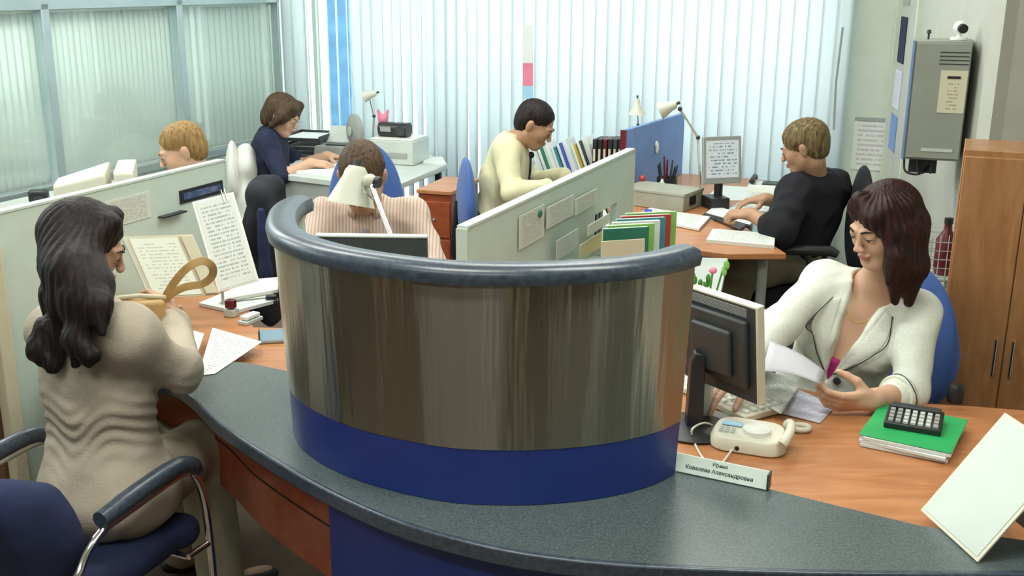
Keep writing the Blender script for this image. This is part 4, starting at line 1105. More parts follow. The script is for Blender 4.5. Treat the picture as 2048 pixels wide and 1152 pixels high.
MB().slab(fa_ + ex * .80 + ey * .02 + N * .0045, ex * .19, ey * .96, .010).build('spine', 'beige_card', f1, bevel=.002)
MB().slab(fa_ + ex * -.03 + ey * .0 - N * .003, ex * .03, ey, .008).build('edge', 'light_grey', f1)
g1a, g1b, g1c = W(436, 585, 3.52), W(518, 562, 3.58), W(384, 405, 3.62)
ex = g1b - g1a; ey = g1c - g1a; N = ex.cross(ey).normalized()
f2 = thing('sheet_holder', 'tall white holder of typed sheets standing right of the open folder', 'sheet holder', tuple(g1a))
MB().slab(g1a, ex, ey, .006, True).build('board', 'white_plastic', f2, bevel=.001)
MB().slab(g1a + ex * .06 + ey * .02 + N * .0065, ex * .88, ey * .96, .001).build('typed_sheet', 'page', f2)
mb = MB(); 
for q in (.72, .80): mb.tube([g1a + ex * q + ey * .93 + N * .008, g1a + ex * q + ey * 1.05 + N * .01, g1a + ex * (q + .03) + ey * 1.05 - N * .01], .0022, 6)
mb.build('wire_clip', 'chrome', f2, smooth=60)
def wedge_support(f, o, ex, ey, z, m='light_grey'):
    N = ex.cross(ey).normalized(); top = o + ex * .5 + ey * .8 - N * .002; foot = V((top.x, top.y, z)) - V((N.x, N.y, 0)).normalized() * .03
    MB().tube([top, foot], .006, 6).build('support', m, f, smooth=50)
wedge_support(f1, fa_, fb_ - fa_, fc_ - fa_, ZL + .002); wedge_support(f2, g1a, g1b - g1a, g1c - g1a, ZL + .002)
def flat(name, label, quad, z, m, t=.002, cat='paper', group=None):
    pts = [at(x, y, z) for x, y in quad]
    c = sum(pts, V((0, 0, 0))) / len(pts); o = MB()
    a, b, c_, d_ = pts
    bot = [o.bm.verts.new(p) for p in pts]; top = [o.bm.verts.new(p + V((0, 0, t))) for p in pts]
    f = o.bm.faces.new(top)
    for lp, u in zip(f.loops, ((0, 0), (1, 0), (1, 1), (0, 1))): lp[o.uv].uv = u
    o.bm.faces.new(bot[::-1])
    for i in range(4): o.bm.faces.new((bot[i], bot[(i + 1) % 4], top[(i + 1) % 4], top[i]))
    bmesh.ops.recalc_face_normals(o.bm, faces=o.bm.faces)
    return o.build(name, m, label=label, cat=cat, group=group)
flat('paper_stack', 'stack of white paper on the left desk below the typed sheets', [(398, 612), (470, 628), (553, 606), (488, 574)], ZL + .001, 'white_paper', .012)
flat('document', 'top sheet lying askew on the white paper stack of the left desk', [(438, 606), (545, 594), (556, 566), (470, 572)], ZL + .016, 'page', .002)
flat('binder', 'dark-edged white binder on the paper stack against the steel screen', [(452, 604), (556, 585), (556, 560), (470, 568)], ZL + .020, 'white_plastic', .012, cat='binder')
flat('document', 'printed sheet reaching over the counter edge beside the woman with long hair', [(396, 752), (430, 748), (524, 684), (425, 656)], ZC + .001, 'page', .0012, cat='document')
flat('document', 'crumpled corner of a second sheet under the woman\'s forearm', [(372, 700), (392, 716), (408, 668), (380, 660)], ZC + .004, 'white_paper', .0012, cat='document')
# stamps and small holders
def stamp(name, label, px, py, m1, m2, rz, sz=(.045, .03, .04)):
    p = at(px, py, ZL); M = FR(p, rz); t = thing(name, label, 'stamp', tuple(p), 0)
    MB(M).box((0, 0, sz[2] * .22), (sz[0], sz[1], sz[2] * .42)).build('base', m2, t, bevel=.002)
    MB(M).box((0, 0, sz[2] * .74), (sz[0] * .8, sz[1] * .8, sz[2] * .5)).build('grip', m1, t, bevel=.004); return t
stamp('rubber_stamp', 'dark red office stamp with pale foot on the left desk', 463, 632, 'maroon', 'light_grey', D2R(-20), (.042, .034, .06))
stamp('self_inking_stamp', 'white plastic stamp beside the dark red stamp', 501, 644, 'white_plastic', 'light_grey', D2R(60), (.085, .04, .030))
stamp('small_stamp', 'small black stamp lying near the steel screen on the left desk', 543, 606, 'black_plastic', 'dark_plastic', D2R(10), (.05, .03, .03))
p = at(545, 684, ZL); M = FR(p, D2R(10)); t = thing('card_holder', 'grey card holder standing left of the steel screen', 'holder', tuple(p))
MB(M).box((0, 0, .006), (.08, .035, .010)).build('base', 'grey_plastic', t, bevel=.002); MB(M).slab((-.038, -.012, .011), (.076, 0, 0), (0, .01, .032), .002).build('card', 'sky_card', t); MB(M).box((-.041, 0, .022), (.004, .034, .04)).build('side', 'dark_plastic', t)
# things on partition 1
def on_partition(M, x0, x1, z0, z1, name, label, m, cat, y=-.0155, t=.003, tilt=0, frame=None):
    mb = MB(M @ FR(((x0 + x1) / 2, y, (z0 + z1) / 2)) @ Matrix.Rotation(tilt, 4, 'Y'))
    w, h = x1 - x0, z1 - z0
    mb.slab((-w / 2, 0, -h / 2), (w, 0, 0), (0, 0, h), t)
    return mb.build(name, m, label=label, cat=cat)
def onP(M, pxs):          # local coordinates on the partition plane of picture points
    Mi = M.inverted(); o = Mi @ V((0, 0, EYE)); out = []
    for x, y in pxs:
        d = Mi.to_3x3() @ ray(x, y); t = (-.016 - o.y) / d.y; q = o + d * t; out.append((q.x, q.z))
    return out
(a0, b0_), (a1, b1) = onP(MP1, [(215, 458), (298, 382)])
on_partition(MP1, a0, a1, b0_, b1, 'pinned_notice', 'grey printed notice pinned on the left partition behind the open folder', 'page_form', 'notice')
(a0, b0_), (a1, b1) = onP(MP1, [(360, 408), (443, 360)])
t = thing('framed_picture', 'dark blue picture with black edge on the right end of the left partition', 'picture', MP1 @ V((a0, 0, b0_)))
MB(MP1).slab((a0, -.0155, b0_), (a1 - a0, 0, 0), (0, 0, b1 - b0_), .006).build('frame', 'black_plastic', t)
MB(MP1).slab((a0 + .015, -.022, b0_ + .012), (a1 - a0 - .03, 0, 0), (0, 0, b1 - b0_ - .024), .001).build('image', 'poster_blue', t)
(a0, b0_), (a1, b1) = onP(MP1, [(316, 436), (362, 420)])
t = on_partition(MP1, a0, a1, b0_, b1, 'wall_tray', 'narrow dark tray fixed low on the left partition', 'black_plastic', 'tray', t=.03)
# behind partition 1
p = W(290, 345, 4.75); M = FR((p.x, p.y, 0), D2R(150))
cbx = desk('wooden_desk', 'desk of the blond man behind the left partition', [(-2.05, 4.35), (-1.36, 4.30), (-1.33, 4.62), (-1.40, 5.3), (-1.85, 5.2)], .735, 'light_grey', legs=((-1.9, 4.45), (-1.4, 4.4), (-1.45, 5.1)))
crt = thing('computer_monitor', 'old cream tube monitor beside the blond man', 'monitor', (p.x - .10, p.y, .737))
M = FR((p.x - .09, p.y - .05, 0), D2R(-75))
mb = MB(M @ FR((0, 0, .92)) @ Matrix.Rotation(-math.pi / 2, 4, 'X')); mb.prism(rrect(.34, .29, .02, 3), -.02, .06); mb.build('front', 'cream_plastic', crt, bevel=.006)
mb = MB(M @ FR((0, -.055, .92)) @ Matrix.Rotation(math.pi / 2, 4, 'X'))
A_ = [mb.bm.verts.new(mb.M @ V((x, y, -.0))) for x, y in rrect(.33, .28, .02, 3)]; B_ = [mb.bm.verts.new(mb.M @ V((x, y - .0, .22))) for x, y in rrect(.20, .17, .02, 3)]
mb.bm.faces.new(A_[::-1]); mb.bm.faces.new(B_)
for k in range(len(A_)): mb.bm.faces.new((A_[k], A_[(k + 1) % len(A_)], B_[(k + 1) % len(A_)], B_[k]))
mb.build('rear_shell', 'cream_plastic', crt, bevel=.006)
MB(M).lathe([(.11, .737), (.12, .742), (.06, .775), (.05, .785)], (0, -.06, 0), 24).build('foot', 'cream_plastic', crt, smooth=40)
MB(M).box((0, .0215, .92), (.28, .004, .22)).build('screen', 'dark_plastic', crt, bevel=.004)
def bx(name, label, px, py, Y, size, rz, m, cat, lid=None, z=None, bev=.004, rest=None):
    p = W(px, py, Y); zz = z if z is not None else p.z
    t = thing(name, label, cat, (p.x, p.y, zz)); M = FR((p.x, p.y, zz), rz)
    MB(M).box((0, 0, size[2] / 2), size).build('body', m, t, bevel=bev)
    if lid: MB(M).box((0, 0, size[2] + .004), (size[0] + .006, size[1] + .006, .008)).build('lid', lid, t, bevel=.002)
    return t, M
# shelf along the glass wall carrying the small things
q = MG @ V((-1.1, -.32, 0))
sh = thing('window_shelf', 'low pale shelf unit along the glass partition behind the left partition', 'shelf', tuple(q))
MB(MG).box((-.9, -.30, .79), (1.5, .34, .025)).build('top_board', 'light_grey', sh, bevel=.003)
for x in (-1.6, -.9, -.2): MB(MG).box((x, -.30, .39), (.025, .32, .775)).build('upright', 'light_grey', sh)
def onshelf(x, y=-.30): return MG @ V((x, y, .8035))
t = thing('storage_box', 'bright blue plastic box with white lid edge before the glass partition', 'box', onshelf(-.55)); M = MG @ FR((-.50, -.34, .8035), D2R(-50))
MB(M).box((0, 0, .035), (.15, .11, .068)).build('body', 'blue_plastic', t, bevel=.008); MB(M).box((.05, 0, .073), (.03, .112, .006)).build('handle_clip', 'white_plastic', t)
t = thing('camera_case', 'small black case left of the blue box', 'case', onshelf(-.72)); M = MG @ FR((-.80, -.34, .8035), D2R(-50))
MB(M).box((0, 0, .035), (.09, .07, .068)).build('body', 'black_plastic', t, bevel=.01); MB(M).box((0, -.036, .03), (.04, .004, .03)).build('pocket', 'dark_plastic', t)
t = thing('photo_frame', 'small pale photo frame standing tilted at the far left', 'picture frame', onshelf(-1.1)); M = MG @ FR((-1.12, -.34, .8035), D2R(-55)) @ Matrix.Rotation(D2R(-15), 4, 'X')
MB(M).slab((-.06, 0, 0), (.12, 0, 0), (0, 0, .15), .008).build('frame', 'sky_card', t, bevel=.002); MB(M).slab((-.04, -.009, .03), (.08, 0, 0), (0, 0, .09), .001).build('photo', 'grey_plastic', t)
MB(M).box((0, .025, .055), (.02, .03, .11)).build('strut', 'dark_plastic', t)

# ---------------------------------------------------------------- desk lamp helper
def desk_lamp(name, label, base, pts, head, hdir, m='lamp_cream', s=1.0, armr=.007, shade=(.035, .075, .12), base_r=.07):
    t = thing(name, label, 'lamp', tuple(base)); base = V(base)
    MB().lathe([(base_r, .0), (base_r, .012), (base_r * .4, .022), (.015, .03), (.015, .05)], base, 24).build('base', m, t, smooth=40)
    P_ = [base + V((0, 0, .045))] + [V(p) for p in pts]
    for i in range(len(P_) - 1):
        MB().tube([P_[i], P_[i + 1]], armr, 8).build('arm', 'chrome' if m == 'lamp_cream' else m, t, smooth=50)
        mb = MB(); mb.ball(P_[i + 1], armr * 1.9, 10); mb.build('joint', 'dark_plastic', t, smooth=50)
    h = V(head); dz = V(hdir).normalized(); R = dz.to_track_quat('Z', 'Y').to_matrix().to_4x4()
    r0, r1, ln = shade
    M = Matrix.Translation(h) @ R
    mb = MB(M); mb.lathe([(0, -.004), (r0 * .7, -.002), (r0, .012), (r0 * 1.12, .03), (r1, ln), (r1 - .003, ln), (r0, .03), (0, .02)], n=32)
    sh_ = mb.build('shade', m, t, smooth=35)
    mb = MB(M); mb.ball((0, 0, ln * .6), r0 * .75, 12); mb.build('bulb', 'white_plastic', sh_, smooth=60)
    mb = MB(M); mb.tube([(0, 0, .0), (0, 0, -.02)], r0 * .35, 12); mb.build('switch_knob', 'dark_plastic', sh_, smooth=40)
    return t
# lamp in front of the man in the striped shirt
hp = W(714, 334, 3.22); hb = W(688, 398, 3.20)
jb = W(740, 362, 3.17); lb = W(800, 520, 2.92)
lt = desk_lamp('desk_lamp', 'cream desk lamp hiding the face of the man in the striped shirt', V((-.20, 3.0, ZL)), [lb, jb], hp, (-.16, -.20, -.90), shade=(.034, .074, .115), armr=.008)
mb = MB(); mb.ball(jb, .022, 14); k1 = mb.build('knuckle', 'lamp_cream', lt, smooth=60)
mb = MB(); mb.tube([jb + V((.018, -.01, 0)), jb + V((.030, -.016, -.002))], .017, 12); mb.build('knuckle_cap', 'black_plastic', lt, smooth=50)
mb = MB(); mb.tube(catmull([W(735, 350, 3.2), W(728, 378, 3.15), W(752, 405, 3.12), W(765, 430, 3.1)], 6), .0025, 6); mb.build('spring_wire', 'chrome', lt, smooth=50)
# monitor of that man, its back to us inside the screen
mo = thing('computer_monitor', 'wide dark monitor top showing above the padded rim', 'monitor', (at(740, 640, ZL).x, 2.86, ZL + .001))
ctr = (W(620, 478, 2.86) + W(850, 466, 2.86)) / 2; w_ = (W(850, 466, 2.86) - W(640, 470, 2.86)).length
M = FR((ctr.x + .012, 2.86, ctr.z - .13), D2R(-3))
MB(M).box((0, 0, 0), (w_ * 1.06, .03, .26)).build('frame', 'dark_plastic', mo, bevel=.004)
MB(M).box((0, -.004, .132), (w_ * 1.07, .03, .006)).build('top_bezel', 'light_grey', mo, bevel=.002)
MB(M).box((0, -.022, -.02), (w_ * .6, .02, .16)).build('back_shell', 'black_plastic', mo, bevel=.008)
mb = MB(M); mb.tube([(0, -.03, -.05), (0, -.03, ZL + .02 - ctr.z + .13)], .022, 8); mb.build('stand', 'black_plastic', mo, smooth=50)
MB(M).lathe([(.10, 0), (.10, .012), (.03, .02)], (0, -.03, ZL + .002 - ctr.z + .13), 24).build('foot', 'black_plastic', mo, smooth=40)

# ---------------------------------------------------------------- brochures on partition 2 and folders beside
def P2(name, label, pxs, m, cat='brochure', y=0.0, t=.003):
    (x0, z0), (x1, z1) = onP(MP2, pxs)
    mb = MB(MP2); mb.slab((x0, -.0155 - y, z0), (x1 - x0, 0, 0), (0, 0, z1 - z0), t); return mb.build(name, m, label=label, cat=cat)
(x0, z0), (x1, z1) = onP(MP2, [(1082, 512), (1098, 400)])
t = thing('brochure_rack', 'clear wall rack holding leaflets on the pale green partition', 'rack', MP2 @ V((.6, 0, .8)))
(x0, z0), (x1, z1) = onP(MP2, [(1050, 512), (1192, 370)])
MB(MP2).box(((x0 + x1) / 2, -.040, .800), (x1 - x0, .048, .006)).build('bottom_ledge', 'light_grey', t)
for k in range(3): MB(MP2).box((x0 + (x1 - x0) * k / 2, -.040, .84), (.004, .046, .07)).build('divider', 'light_grey', t)
P2('brochure', 'pale leaflet with fine print, leftmost on the green partition', [(1035, 500), (1085, 408)], 'page_form', y=.004)
P2('brochure', 'upper wide printed sheet on the green partition', [(1087, 458), (1142, 388)], 'page_form', y=.010)
P2('brochure', 'tall printed sheet at the right on the green partition', [(1142, 430), (1186, 376)], 'page_form', y=.014)
P2('brochure', 'grey-green booklet below the wide printed sheet', [(1096, 520), (1140, 455)], 'light_grey', y=.030)
P2('brochure', 'small white card with bold lines in front of the tall sheet', [(1152, 470), (1196, 424)], 'page_bold', y=.045)
P2('brochure', 'yellow and cream leaflet at the lower right of the brochure rack', [(1140, 520), (1200, 452)], 'brochure_yellow', y=.036)
# dark letter rack in the notch of partition 2
t = thing('letter_tray', 'black letter tray showing through the notch of the green partition', 'tray', MP2 @ V((1.3, .2, .75)))
MB(MP2).box((1.34, .19, .86), (.30, .26, .19)).build('body', 'black_plastic', t, bevel=.004)
mb = MB(MP2)
for k in range(6): mb.box((1.22 + k * .045, .055, .87), (.012, .006, .16))
mb.build('ribs', 'grey_plastic', t)
t_d = thing('filing_table', 'low table with green folders between the padded rim and the grey box', 'table', (.75, 3.9, 0))
MB().prism([(.42, 3.55), (.80, 3.56), (1.02, 4.38), (.60, 4.42)], .70, .725).build('table_top', 'light_grey', t_d, bevel=.003)
for x, y in ((.48, 3.62), (.74, 3.62), (.94, 4.3), (.66, 4.32)): MB().box((x, y, .35), (.03, .03, .698)).build('leg', 'grey_plastic', t_d)
# upright folders, seen in perspective: each its own thing
def upright(px0, py0, px1, py1, hgt, th, m, label, Y0, Y1, zt):
    a = W(px0, py0, Y0); b = W(px1, py1, Y1); d = (b - a); d.z = 0
    z1 = zt; M = Matrix.Translation((a.x, a.y, 0)) @ Matrix.Rotation(math.atan2(d.y, d.x), 4, 'Z')
    t = thing('upright_folder', label, 'folder', (a.x, a.y, .7255), 0, 'folders standing by the green partition')
    MB(M).box((d.length / 2, -th / 2, (.7265 + z1) / 2), (d.length, th, z1 - .7265)).build('cover', m, t, bevel=.001)
    MB(M).box((d.length / 2 - .003, -th / 2, (.7265 + z1) / 2 + .001), (d.length - .004, th * .6, z1 - .7265)).build('sheets', 'white_paper', t)
cols = (('dark_green', 'dark green upright folder, nearest of the standing row'), ('lime_card', 'light green upright folder behind the dark green one'), ('white_paper', 'white upright folder in the middle of the standing row'), ('teal_card', 'teal upright folder, third from the back of the standing row'), ('red_plastic', 'red upright folder second from the back'), ('lime_card', 'pale green upright folder at the back of the row'))
for k, (m, lab) in enumerate(cols):
    upright(1205 + k * 9, 436 - k * 3, 1296 + k * 11, 452 - k * 3, .25, .012, m, lab, 3.62 + k * .07, 3.66 + k * .07, 1.025 - k * .004)
bq = [W(1203, 500, 3.50), W(1290, 510, 3.54), W(1292, 462, 3.58), W(1200, 440, 3.58)]
bz = V((0, 0, .728 - min(bq[0].z, bq[1].z))) if False else V((0, 0, 0))
t = thing('standing_booklet', 'beige booklet with a slanting dark corner, in front of the green folders', 'booklet', tuple(bq[0]))
fa1 = V((bq[0].x, bq[0].y, .727)); fe = V((bq[1].x - bq[0].x, bq[1].y - bq[0].y, 0)); fh = V((0, .03, .275))
MB().slab(fa1, fe, fh, .006).build('cover', 'beige_card', t, bevel=.001)
mb = MB(); nrm = fe.cross(fh).normalized(); P0 = fa1 + nrm * .0065
vs = [mb.bm.verts.new(P0 + fe * u + fh * v + nrm * w) for w in (0, .0008) for u, v in ((.02, .05), (.55, .05), (.18, .75), (.02, .75))]
mb.bm.faces.new(vs[4:]); mb.bm.faces.new(vs[:4][::-1])
for i in range(4): mb.bm.faces.new((vs[i], vs[(i + 1) % 4], vs[4 + (i + 1) % 4], vs[4 + i]))
mb.build('dark_corner', 'grey_plastic', t)

# ---------------------------------------------------------------- desk by the window on the right
Z3 = .7405
q = (at(1268, 412, Z3) + at(1385, 422, Z3)) / 2; dq = at(1385, 424, Z3) - at(1265, 408, Z3)
M = FR((q.x + .01, q.y + .09, Z3), math.atan2(dq.y, dq.x))
t = thing('box_file', 'grey cardboard archive box lying left on the window desk', 'box', tuple(M.translation))
bw_ = dq.length * 1.02
MB(M).box((0, 0, .040), (bw_, .22, .078)).build('body', 'box_grey', t, bevel=.003); MB(M).box((0, 0, .084), (bw_ + .008, .228, .014)).build('lid', 'box_grey', t, bevel=.002, label='slightly lighter lid')
MB(M).box((bw_ * .5 + .001, -.01, .045), (.004, .07, .045)).build('black_end_label', 'black_plastic', t)
# pen holder, figurine
p = at(1362, 386, Z3 + .09) ; p = V((q.x + .07, q.y + .33, Z3))
t = thing('pen_holder', 'black pen holder full of pens behind the grey archive box', 'pen holder', tuple(p))
MB().lathe([(.05, 0), (.055, .05), (.055, .10), (.047, .10), (.047, .01), (0, .01)], p, 20).build('cup', 'black_plastic', t, smooth=40)
for k in range(7):
    a = k * .9; mb = MB(); mb.tube([p + V((.02 * math.cos(a), .02 * math.sin(a), .02)), p + V((.045 * math.cos(a), .045 * math.sin(a), .13 + .012 * (k % 3))), p + V((.052 * math.cos(a), .052 * math.sin(a), .165 + .02 * (k % 3)))], [.006, .006, .004], 8)
    mb.build('pen', ('black_plastic', 'dark_plastic', 'maroon')[k % 3], t, smooth=50)
p = V((q.x - .07, q.y + .27, Z3)); t = thing('figurine', 'small pink figurine behind the grey archive box', 'figurine', tuple(p))
mb = MB(); mb.lathe([(.022, 0), (.025, .02), (.014, .06), (.012, .09)], p, 14); mb.build('figure_body', 'pink', t, smooth=50); mb = MB(); mb.ball(p + V((0, 0, .105)), .018, 12); mb.build('figure_head', 'red_plastic', t, smooth=60)
p = V((q.x + .03, q.y + .24, Z3)); t = thing('glue_bottle', 'small white bottle beside the black pen holder', 'bottle', tuple(p))
MB().lathe([(.016, 0), (.016, .08), (.007, .10), (.007, .11)], p, 14).build('body', 'white_plastic', t, smooth=40); MB().lathe([(.009, .11), (.008, .125), (0, .126)], p, 12).build('cap', 'black_plastic', t, smooth=40)
# flat monitor with lit screen
c3 = W(1443, 320, 5.35); yaw = D2R(14)
M = FR(c3, yaw) @ Matrix.Rotation(D2R(-8), 4, 'X')
t = thing('computer_monitor', 'grey framed flat monitor with a lit page on screen, on the window desk', 'monitor', (c3.x, c3.y, Z3))
MB(M).box((0, 0, 0), (.205, .022, .235)).build('frame', 'grey_plastic', t, bevel=.003)
MB(M).slab((-.088, -.0115, -.088), (.176, 0, 0), (0, 0, .185), .001).build('screen', 'screen_image', t)
MB(M).box((.103, .012, 0), (.006, .035, .22)).build('rear_shell', 'dark_plastic', t, bevel=.003)
mb = MB(); mb.tube([c3 + V((0, .03, -.07)), (c3.x, c3.y + .03, Z3 + .01)], .022, 8); mb.build('stand', 'black_plastic', t, smooth=50)
MB(FR((c3.x, c3.y, Z3), yaw)).box((-.02, 0, .03), (.10, .12, .058)).build('foot', 'black_plastic', t, bevel=.004)
# desk telephone, papers, keyboard
p = at(1530, 382, Z3); M = FR(p, D2R(-20)); t = thing('telephone', 'white telephone with dark keys on the window desk before the person in black', 'telephone', tuple(p))
mb = MB(M @ Matrix.Rotation(0, 4, 'X')); mb.box((0, 0, .022), (.19, .17, .040), taper=.9); mb.build('base', 'white_plastic', t, bevel=.006)
MB(M).box((.03, 0, .046), (.09, .10, .006)).build('keypad', 'dark_plastic', t, bevel=.001)
mb = MB(M); mb.tube([(-.065, -.075, .06), (-.065, -.05, .072), (-.065, .05, .072), (-.065, .075, .06)], [.016, .012, .012, .016], 10); mb.build('handset', 'black_plastic', t, smooth=60)
flat('document', 'sheet the person in black is writing on', [(1420, 440), (1500, 452), (1560, 418), (1480, 404)], Z3, 'page', .002, cat='document')
flat('clipboard', 'dark clipboard under white paper at the left of the window desk', [(1405, 432), (1480, 462), (1492, 452), (1420, 420)], Z3 + .002, 'black_plastic', .006, cat='clipboard')
flat('document', 'long white sheet lying on the dark clipboard', [(1412, 426), (1500, 450), (1512, 436), (1430, 412)], Z3 + .009, 'white_paper', .002, cat='document')
flat('document', 'broad heap of white forms on the near left of the window desk', [(1270, 436), (1398, 462), (1420, 438), (1300, 420)], Z3 + .003, 'page', .012, cat='document')
flat('document', 'white papers around the foot of the lit monitor', [(1405, 402), (1500, 402), (1540, 378), (1440, 372)], Z3, 'white_paper', .004, cat='document')
flat('document', 'open notebook with pale pages beside the telephone of the window desk', [(1490, 400), (1555, 404), (1560, 388), (1500, 384)], Z3 + .001, 'page', .006, cat='notebook')
flat('ledger', 'white ledger with columns on the near edge of the window desk', [(1412, 486), (1548, 498), (1550, 474), (1425, 464)], Z3, 'page', .016, cat='ledger')
flat('eraser', 'small blue eraser lying before the grey archive box', [(1288, 429), (1302, 431), (1304, 425), (1290, 423)], Z3 + .020, 'blue_plastic', .015, cat='eraser')
# lamp of the window desk: arm from lower right up to the left, above the divider
lbp = at(1400, 408, Z3)
desk_lamp('desk_lamp', 'slim grey desk lamp with long bent arm left of the lit monitor', lbp, [W(1396, 275, 5.2), W(1360, 218, 5.2)], W(1352, 208, 5.2), (-.75, .1, -.35), m='lamp_cream', shade=(.022, .045, .085), armr=.006, base_r=.045)
lp2 = W(1274, 300, 5.95)
desk_lamp('desk_lamp', 'pale cone-shaped lamp standing behind the blue divider', (lp2.x, lp2.y, .7365), [W(1276, 250, 5.95), W(1275, 215, 5.95)], W(1275, 198, 5.95), (0, -.05, -1), shade=(.015, .05, .085), armr=.005, base_r=.05)
# leaning books behind the cream shirt man
bk = [('white_paper', 'white book leaning, first from the left in the row by the window'), ('dark_green', 'dark green book leaning beside the man in cream'), ('white_plastic', 'broad white book leaning, third in the row by the window'), ('teal_card', 'teal book leaning in the middle of the row by the window'), ('blue_plastic', 'blue book leaning in the row by the window'), ('white_paper', 'thin white book leaning between blue and yellow books'), ('yellow', 'thin yellow book leaning in the row by the window'), ('black_plastic', 'black book leaning right of the yellow one'), ('white_plastic', 'pale binder leaning near the right of the row'), ('sky_card', 'light blue binder leaning, last of the slanting row')]
for k, (m, lab) in enumerate(bk):
    p = W(1098 + k * 13, 328, 6.08 + k * .03); th = .016 + .006 * (k % 3); hgt = .20 + .02 * ((k * 7) % 3)
    M = FR((p.x, p.y, .7365), D2R(-24)) @ Matrix.Rotation(D2R(-22), 4, 'Y')
    t = thing('book', lab, 'book', (p.x, p.y, .7365), 0, 'books leaning by the window')
    MB(M).box((0, 0, hgt / 2 + .003), (th, .15, hgt)).build('cover', m, t, bevel=.0015)
    MB(M).box((0, -.003, hgt / 2 + .004), (th * .7, .15, hgt - .002)).build('pages', 'white_paper', t)
for k in range(6):
    p = W(1196 + k * 10, 325, 6.25); M = FR((p.x, p.y, .7365), D2R(-24))
    t = thing('binder', 'upright dark binder at the right end of the books by the window', 'binder', (p.x, p.y, .7365), 0, 'dark binders by the window')
    if k == 2: t['label'] = 'upright maroon binder among the dark ones by the window'; del t['group']
    MB(M).box((0, 0, .1155), (.024, .15, .23)).build('cover', ('black_plastic', 'black_plastic', 'maroon', 'black_plastic', 'dark_plastic', 'black_plastic')[k], t, bevel=.002)
    MB(M).box((0, -.0765, .14), (.013, .002, .07)).build('spine_label', 'beige_card', t)
flat('document', 'white papers under the hands of the man in the cream shirt', [(1085, 352), (1190, 352), (1185, 330), (1100, 328)], .736, 'white_paper', .012, cat='document')

# ---------------------------------------------------------------- far left desk
Z5 = .7505
flat('document', 'white paper pile the far woman in navy is writing on', [(570, 344), (686, 358), (705, 322), (610, 312)], Z5, 'white_paper', .015, cat='document')
p = at(622, 312, Z5); M = FR((p.x, p.y, Z5), D2R(-15))
t = thing('letter_trays', 'stack of three dark letter trays on the far left desk', 'tray', tuple(M.translation))
for k in range(3):
    z = .005 + k * .055
    tr = MB(M).box((0, 0, z + .004), (.26, .30, .006)).box((-.127, 0, z + .018), (.005, .30, .032)).box((.127, 0, z + .018), (.005, .30, .032)).box((0, .147, z + .018), (.26, .005, .032)).box((0, -.147, z + .012), (.26, .005, .02)).build('tray', 'dark_plastic', t)
    MB(M).box((0, 0, z + .014), (.23, .27, .012)).build('papers', 'white_paper', tr)
for sx in (-.125, .125):
    for sy in (-.14, .14): MB(M).box((sx, sy, .075), (.008, .008, .145)).build('post', 'dark_plastic', t)
p = at(668, 318, Z5); M = FR((p.x + .03, p.y, Z5), D2R(-15))
t = thing('fax_machine', 'grey fax machine beside the dark letter trays', 'fax machine', tuple(M.translation))
MB(M).box((0, 0, .05), (.26, .24, .095), taper=.9).build('body', 'grey_plastic', t, bevel=.01); MB(M).slab((-.10, .04, .10), (.20, 0, 0), (0, .10, .09), .004).build('paper_tray', 'light_grey', t); MB(M).box((.02, -.05, .101), (.14, .07, .008)).build('keypad', 'dark_plastic', t)
p = at(712, 322, Z5); M = FR((p.x, p.y, Z5), D2R(-60))
t = thing('desk_fan', 'small grey oval fan standing behind the head of the man in the striped shirt', 'fan', tuple(M.translation))
MB(M).lathe([(.07, 0), (.07, .015), (.02, .03), (.015, .09)], n=20).build('base', 'grey_plastic', t, smooth=40)
mb = MB(M @ FR((0, 0, .19)) @ Matrix.Rotation(math.pi / 2, 4, 'X')); mb.lathe([(0, -.03), (.07, -.03), (.105, -.012), (.108, 0), (.105, .012), (.07, .03), (0, .03)], n=26); mb.build('cage', 'grey_plastic', t, smooth=40)
mb = MB(M @ FR((0, 0, .19))); mb.tube([(0, -.035, 0), (0, -.04, 0)], .03, 14); mb.build('hub', 'light_grey', t, smooth=40)
p = at(745, 318, Z5)
desk_lamp('desk_lamp', 'thin white desk lamp by the blind above the far left desk', (p.x, p.y, Z5), [W(748, 232, 6.75), W(738, 190, 6.75)], W(752, 186, 6.75), (-.9, 0, -.3), m='lamp_cream', shade=(.018, .035, .08), armr=.006, base_r=.05)
# white cabinet with radio
p = at(800, 320, Z5); M = FR((W(800, 330, 6.75).x, 6.72, 0), D2R(-20))
t = thing('white_box', 'white box-shaped printer on the far desk carrying the black radio', 'printer', (M.translation.x, M.translation.y, Z5))
MB(M).box((0, 0, Z5 + .075), (.30, .26, .148)).build('body', 'light_grey', t, bevel=.006); MB(M).box((0, 0, Z5 + .154), (.28, .24, .008)).build('lid', 'white_plastic', t, bevel=.002); MB(M).box((0, -.132, Z5 + .06), (.22, .006, .03)).build('tray_slot', 'grey_plastic', t)
ZR = Z5 + .1585; M2 = FR((M.translation.x - .02, M.translation.y, ZR), D2R(-18))
t = thing('radio', 'black portable radio lying on the white printer', 'radio', tuple(M2.translation))
mb = MB(M2 @ FR((0, 0, .044)) @ Matrix.Rotation(math.pi / 2, 4, 'Y')); mb.prism([(-.0, 0)] and rrect(.085, .11, .035, 6), -.10, .09); mb.build('body', 'black_plastic', t, smooth=40, bevel=.003)
mb = MB(M2 @ FR((.055, -.054, .045)) @ Matrix.Rotation(math.pi / 2, 4, 'X')); mb.lathe([(.03, 0), (.03, .006), (.022, .006), (0, .002)], n=20); mb.build('speaker', 'dark_plastic', t, smooth=40)
MB(M2).box((-.045, -.056, .05), (.07, .004, .03)).build('dial', 'grey_plastic', t)
p = M2 @ V((-.10, .04, 0)); t = thing('plush_toy', 'pink plush toy behind the black radio', 'toy', (p.x, p.y, ZR))
p.z = ZR
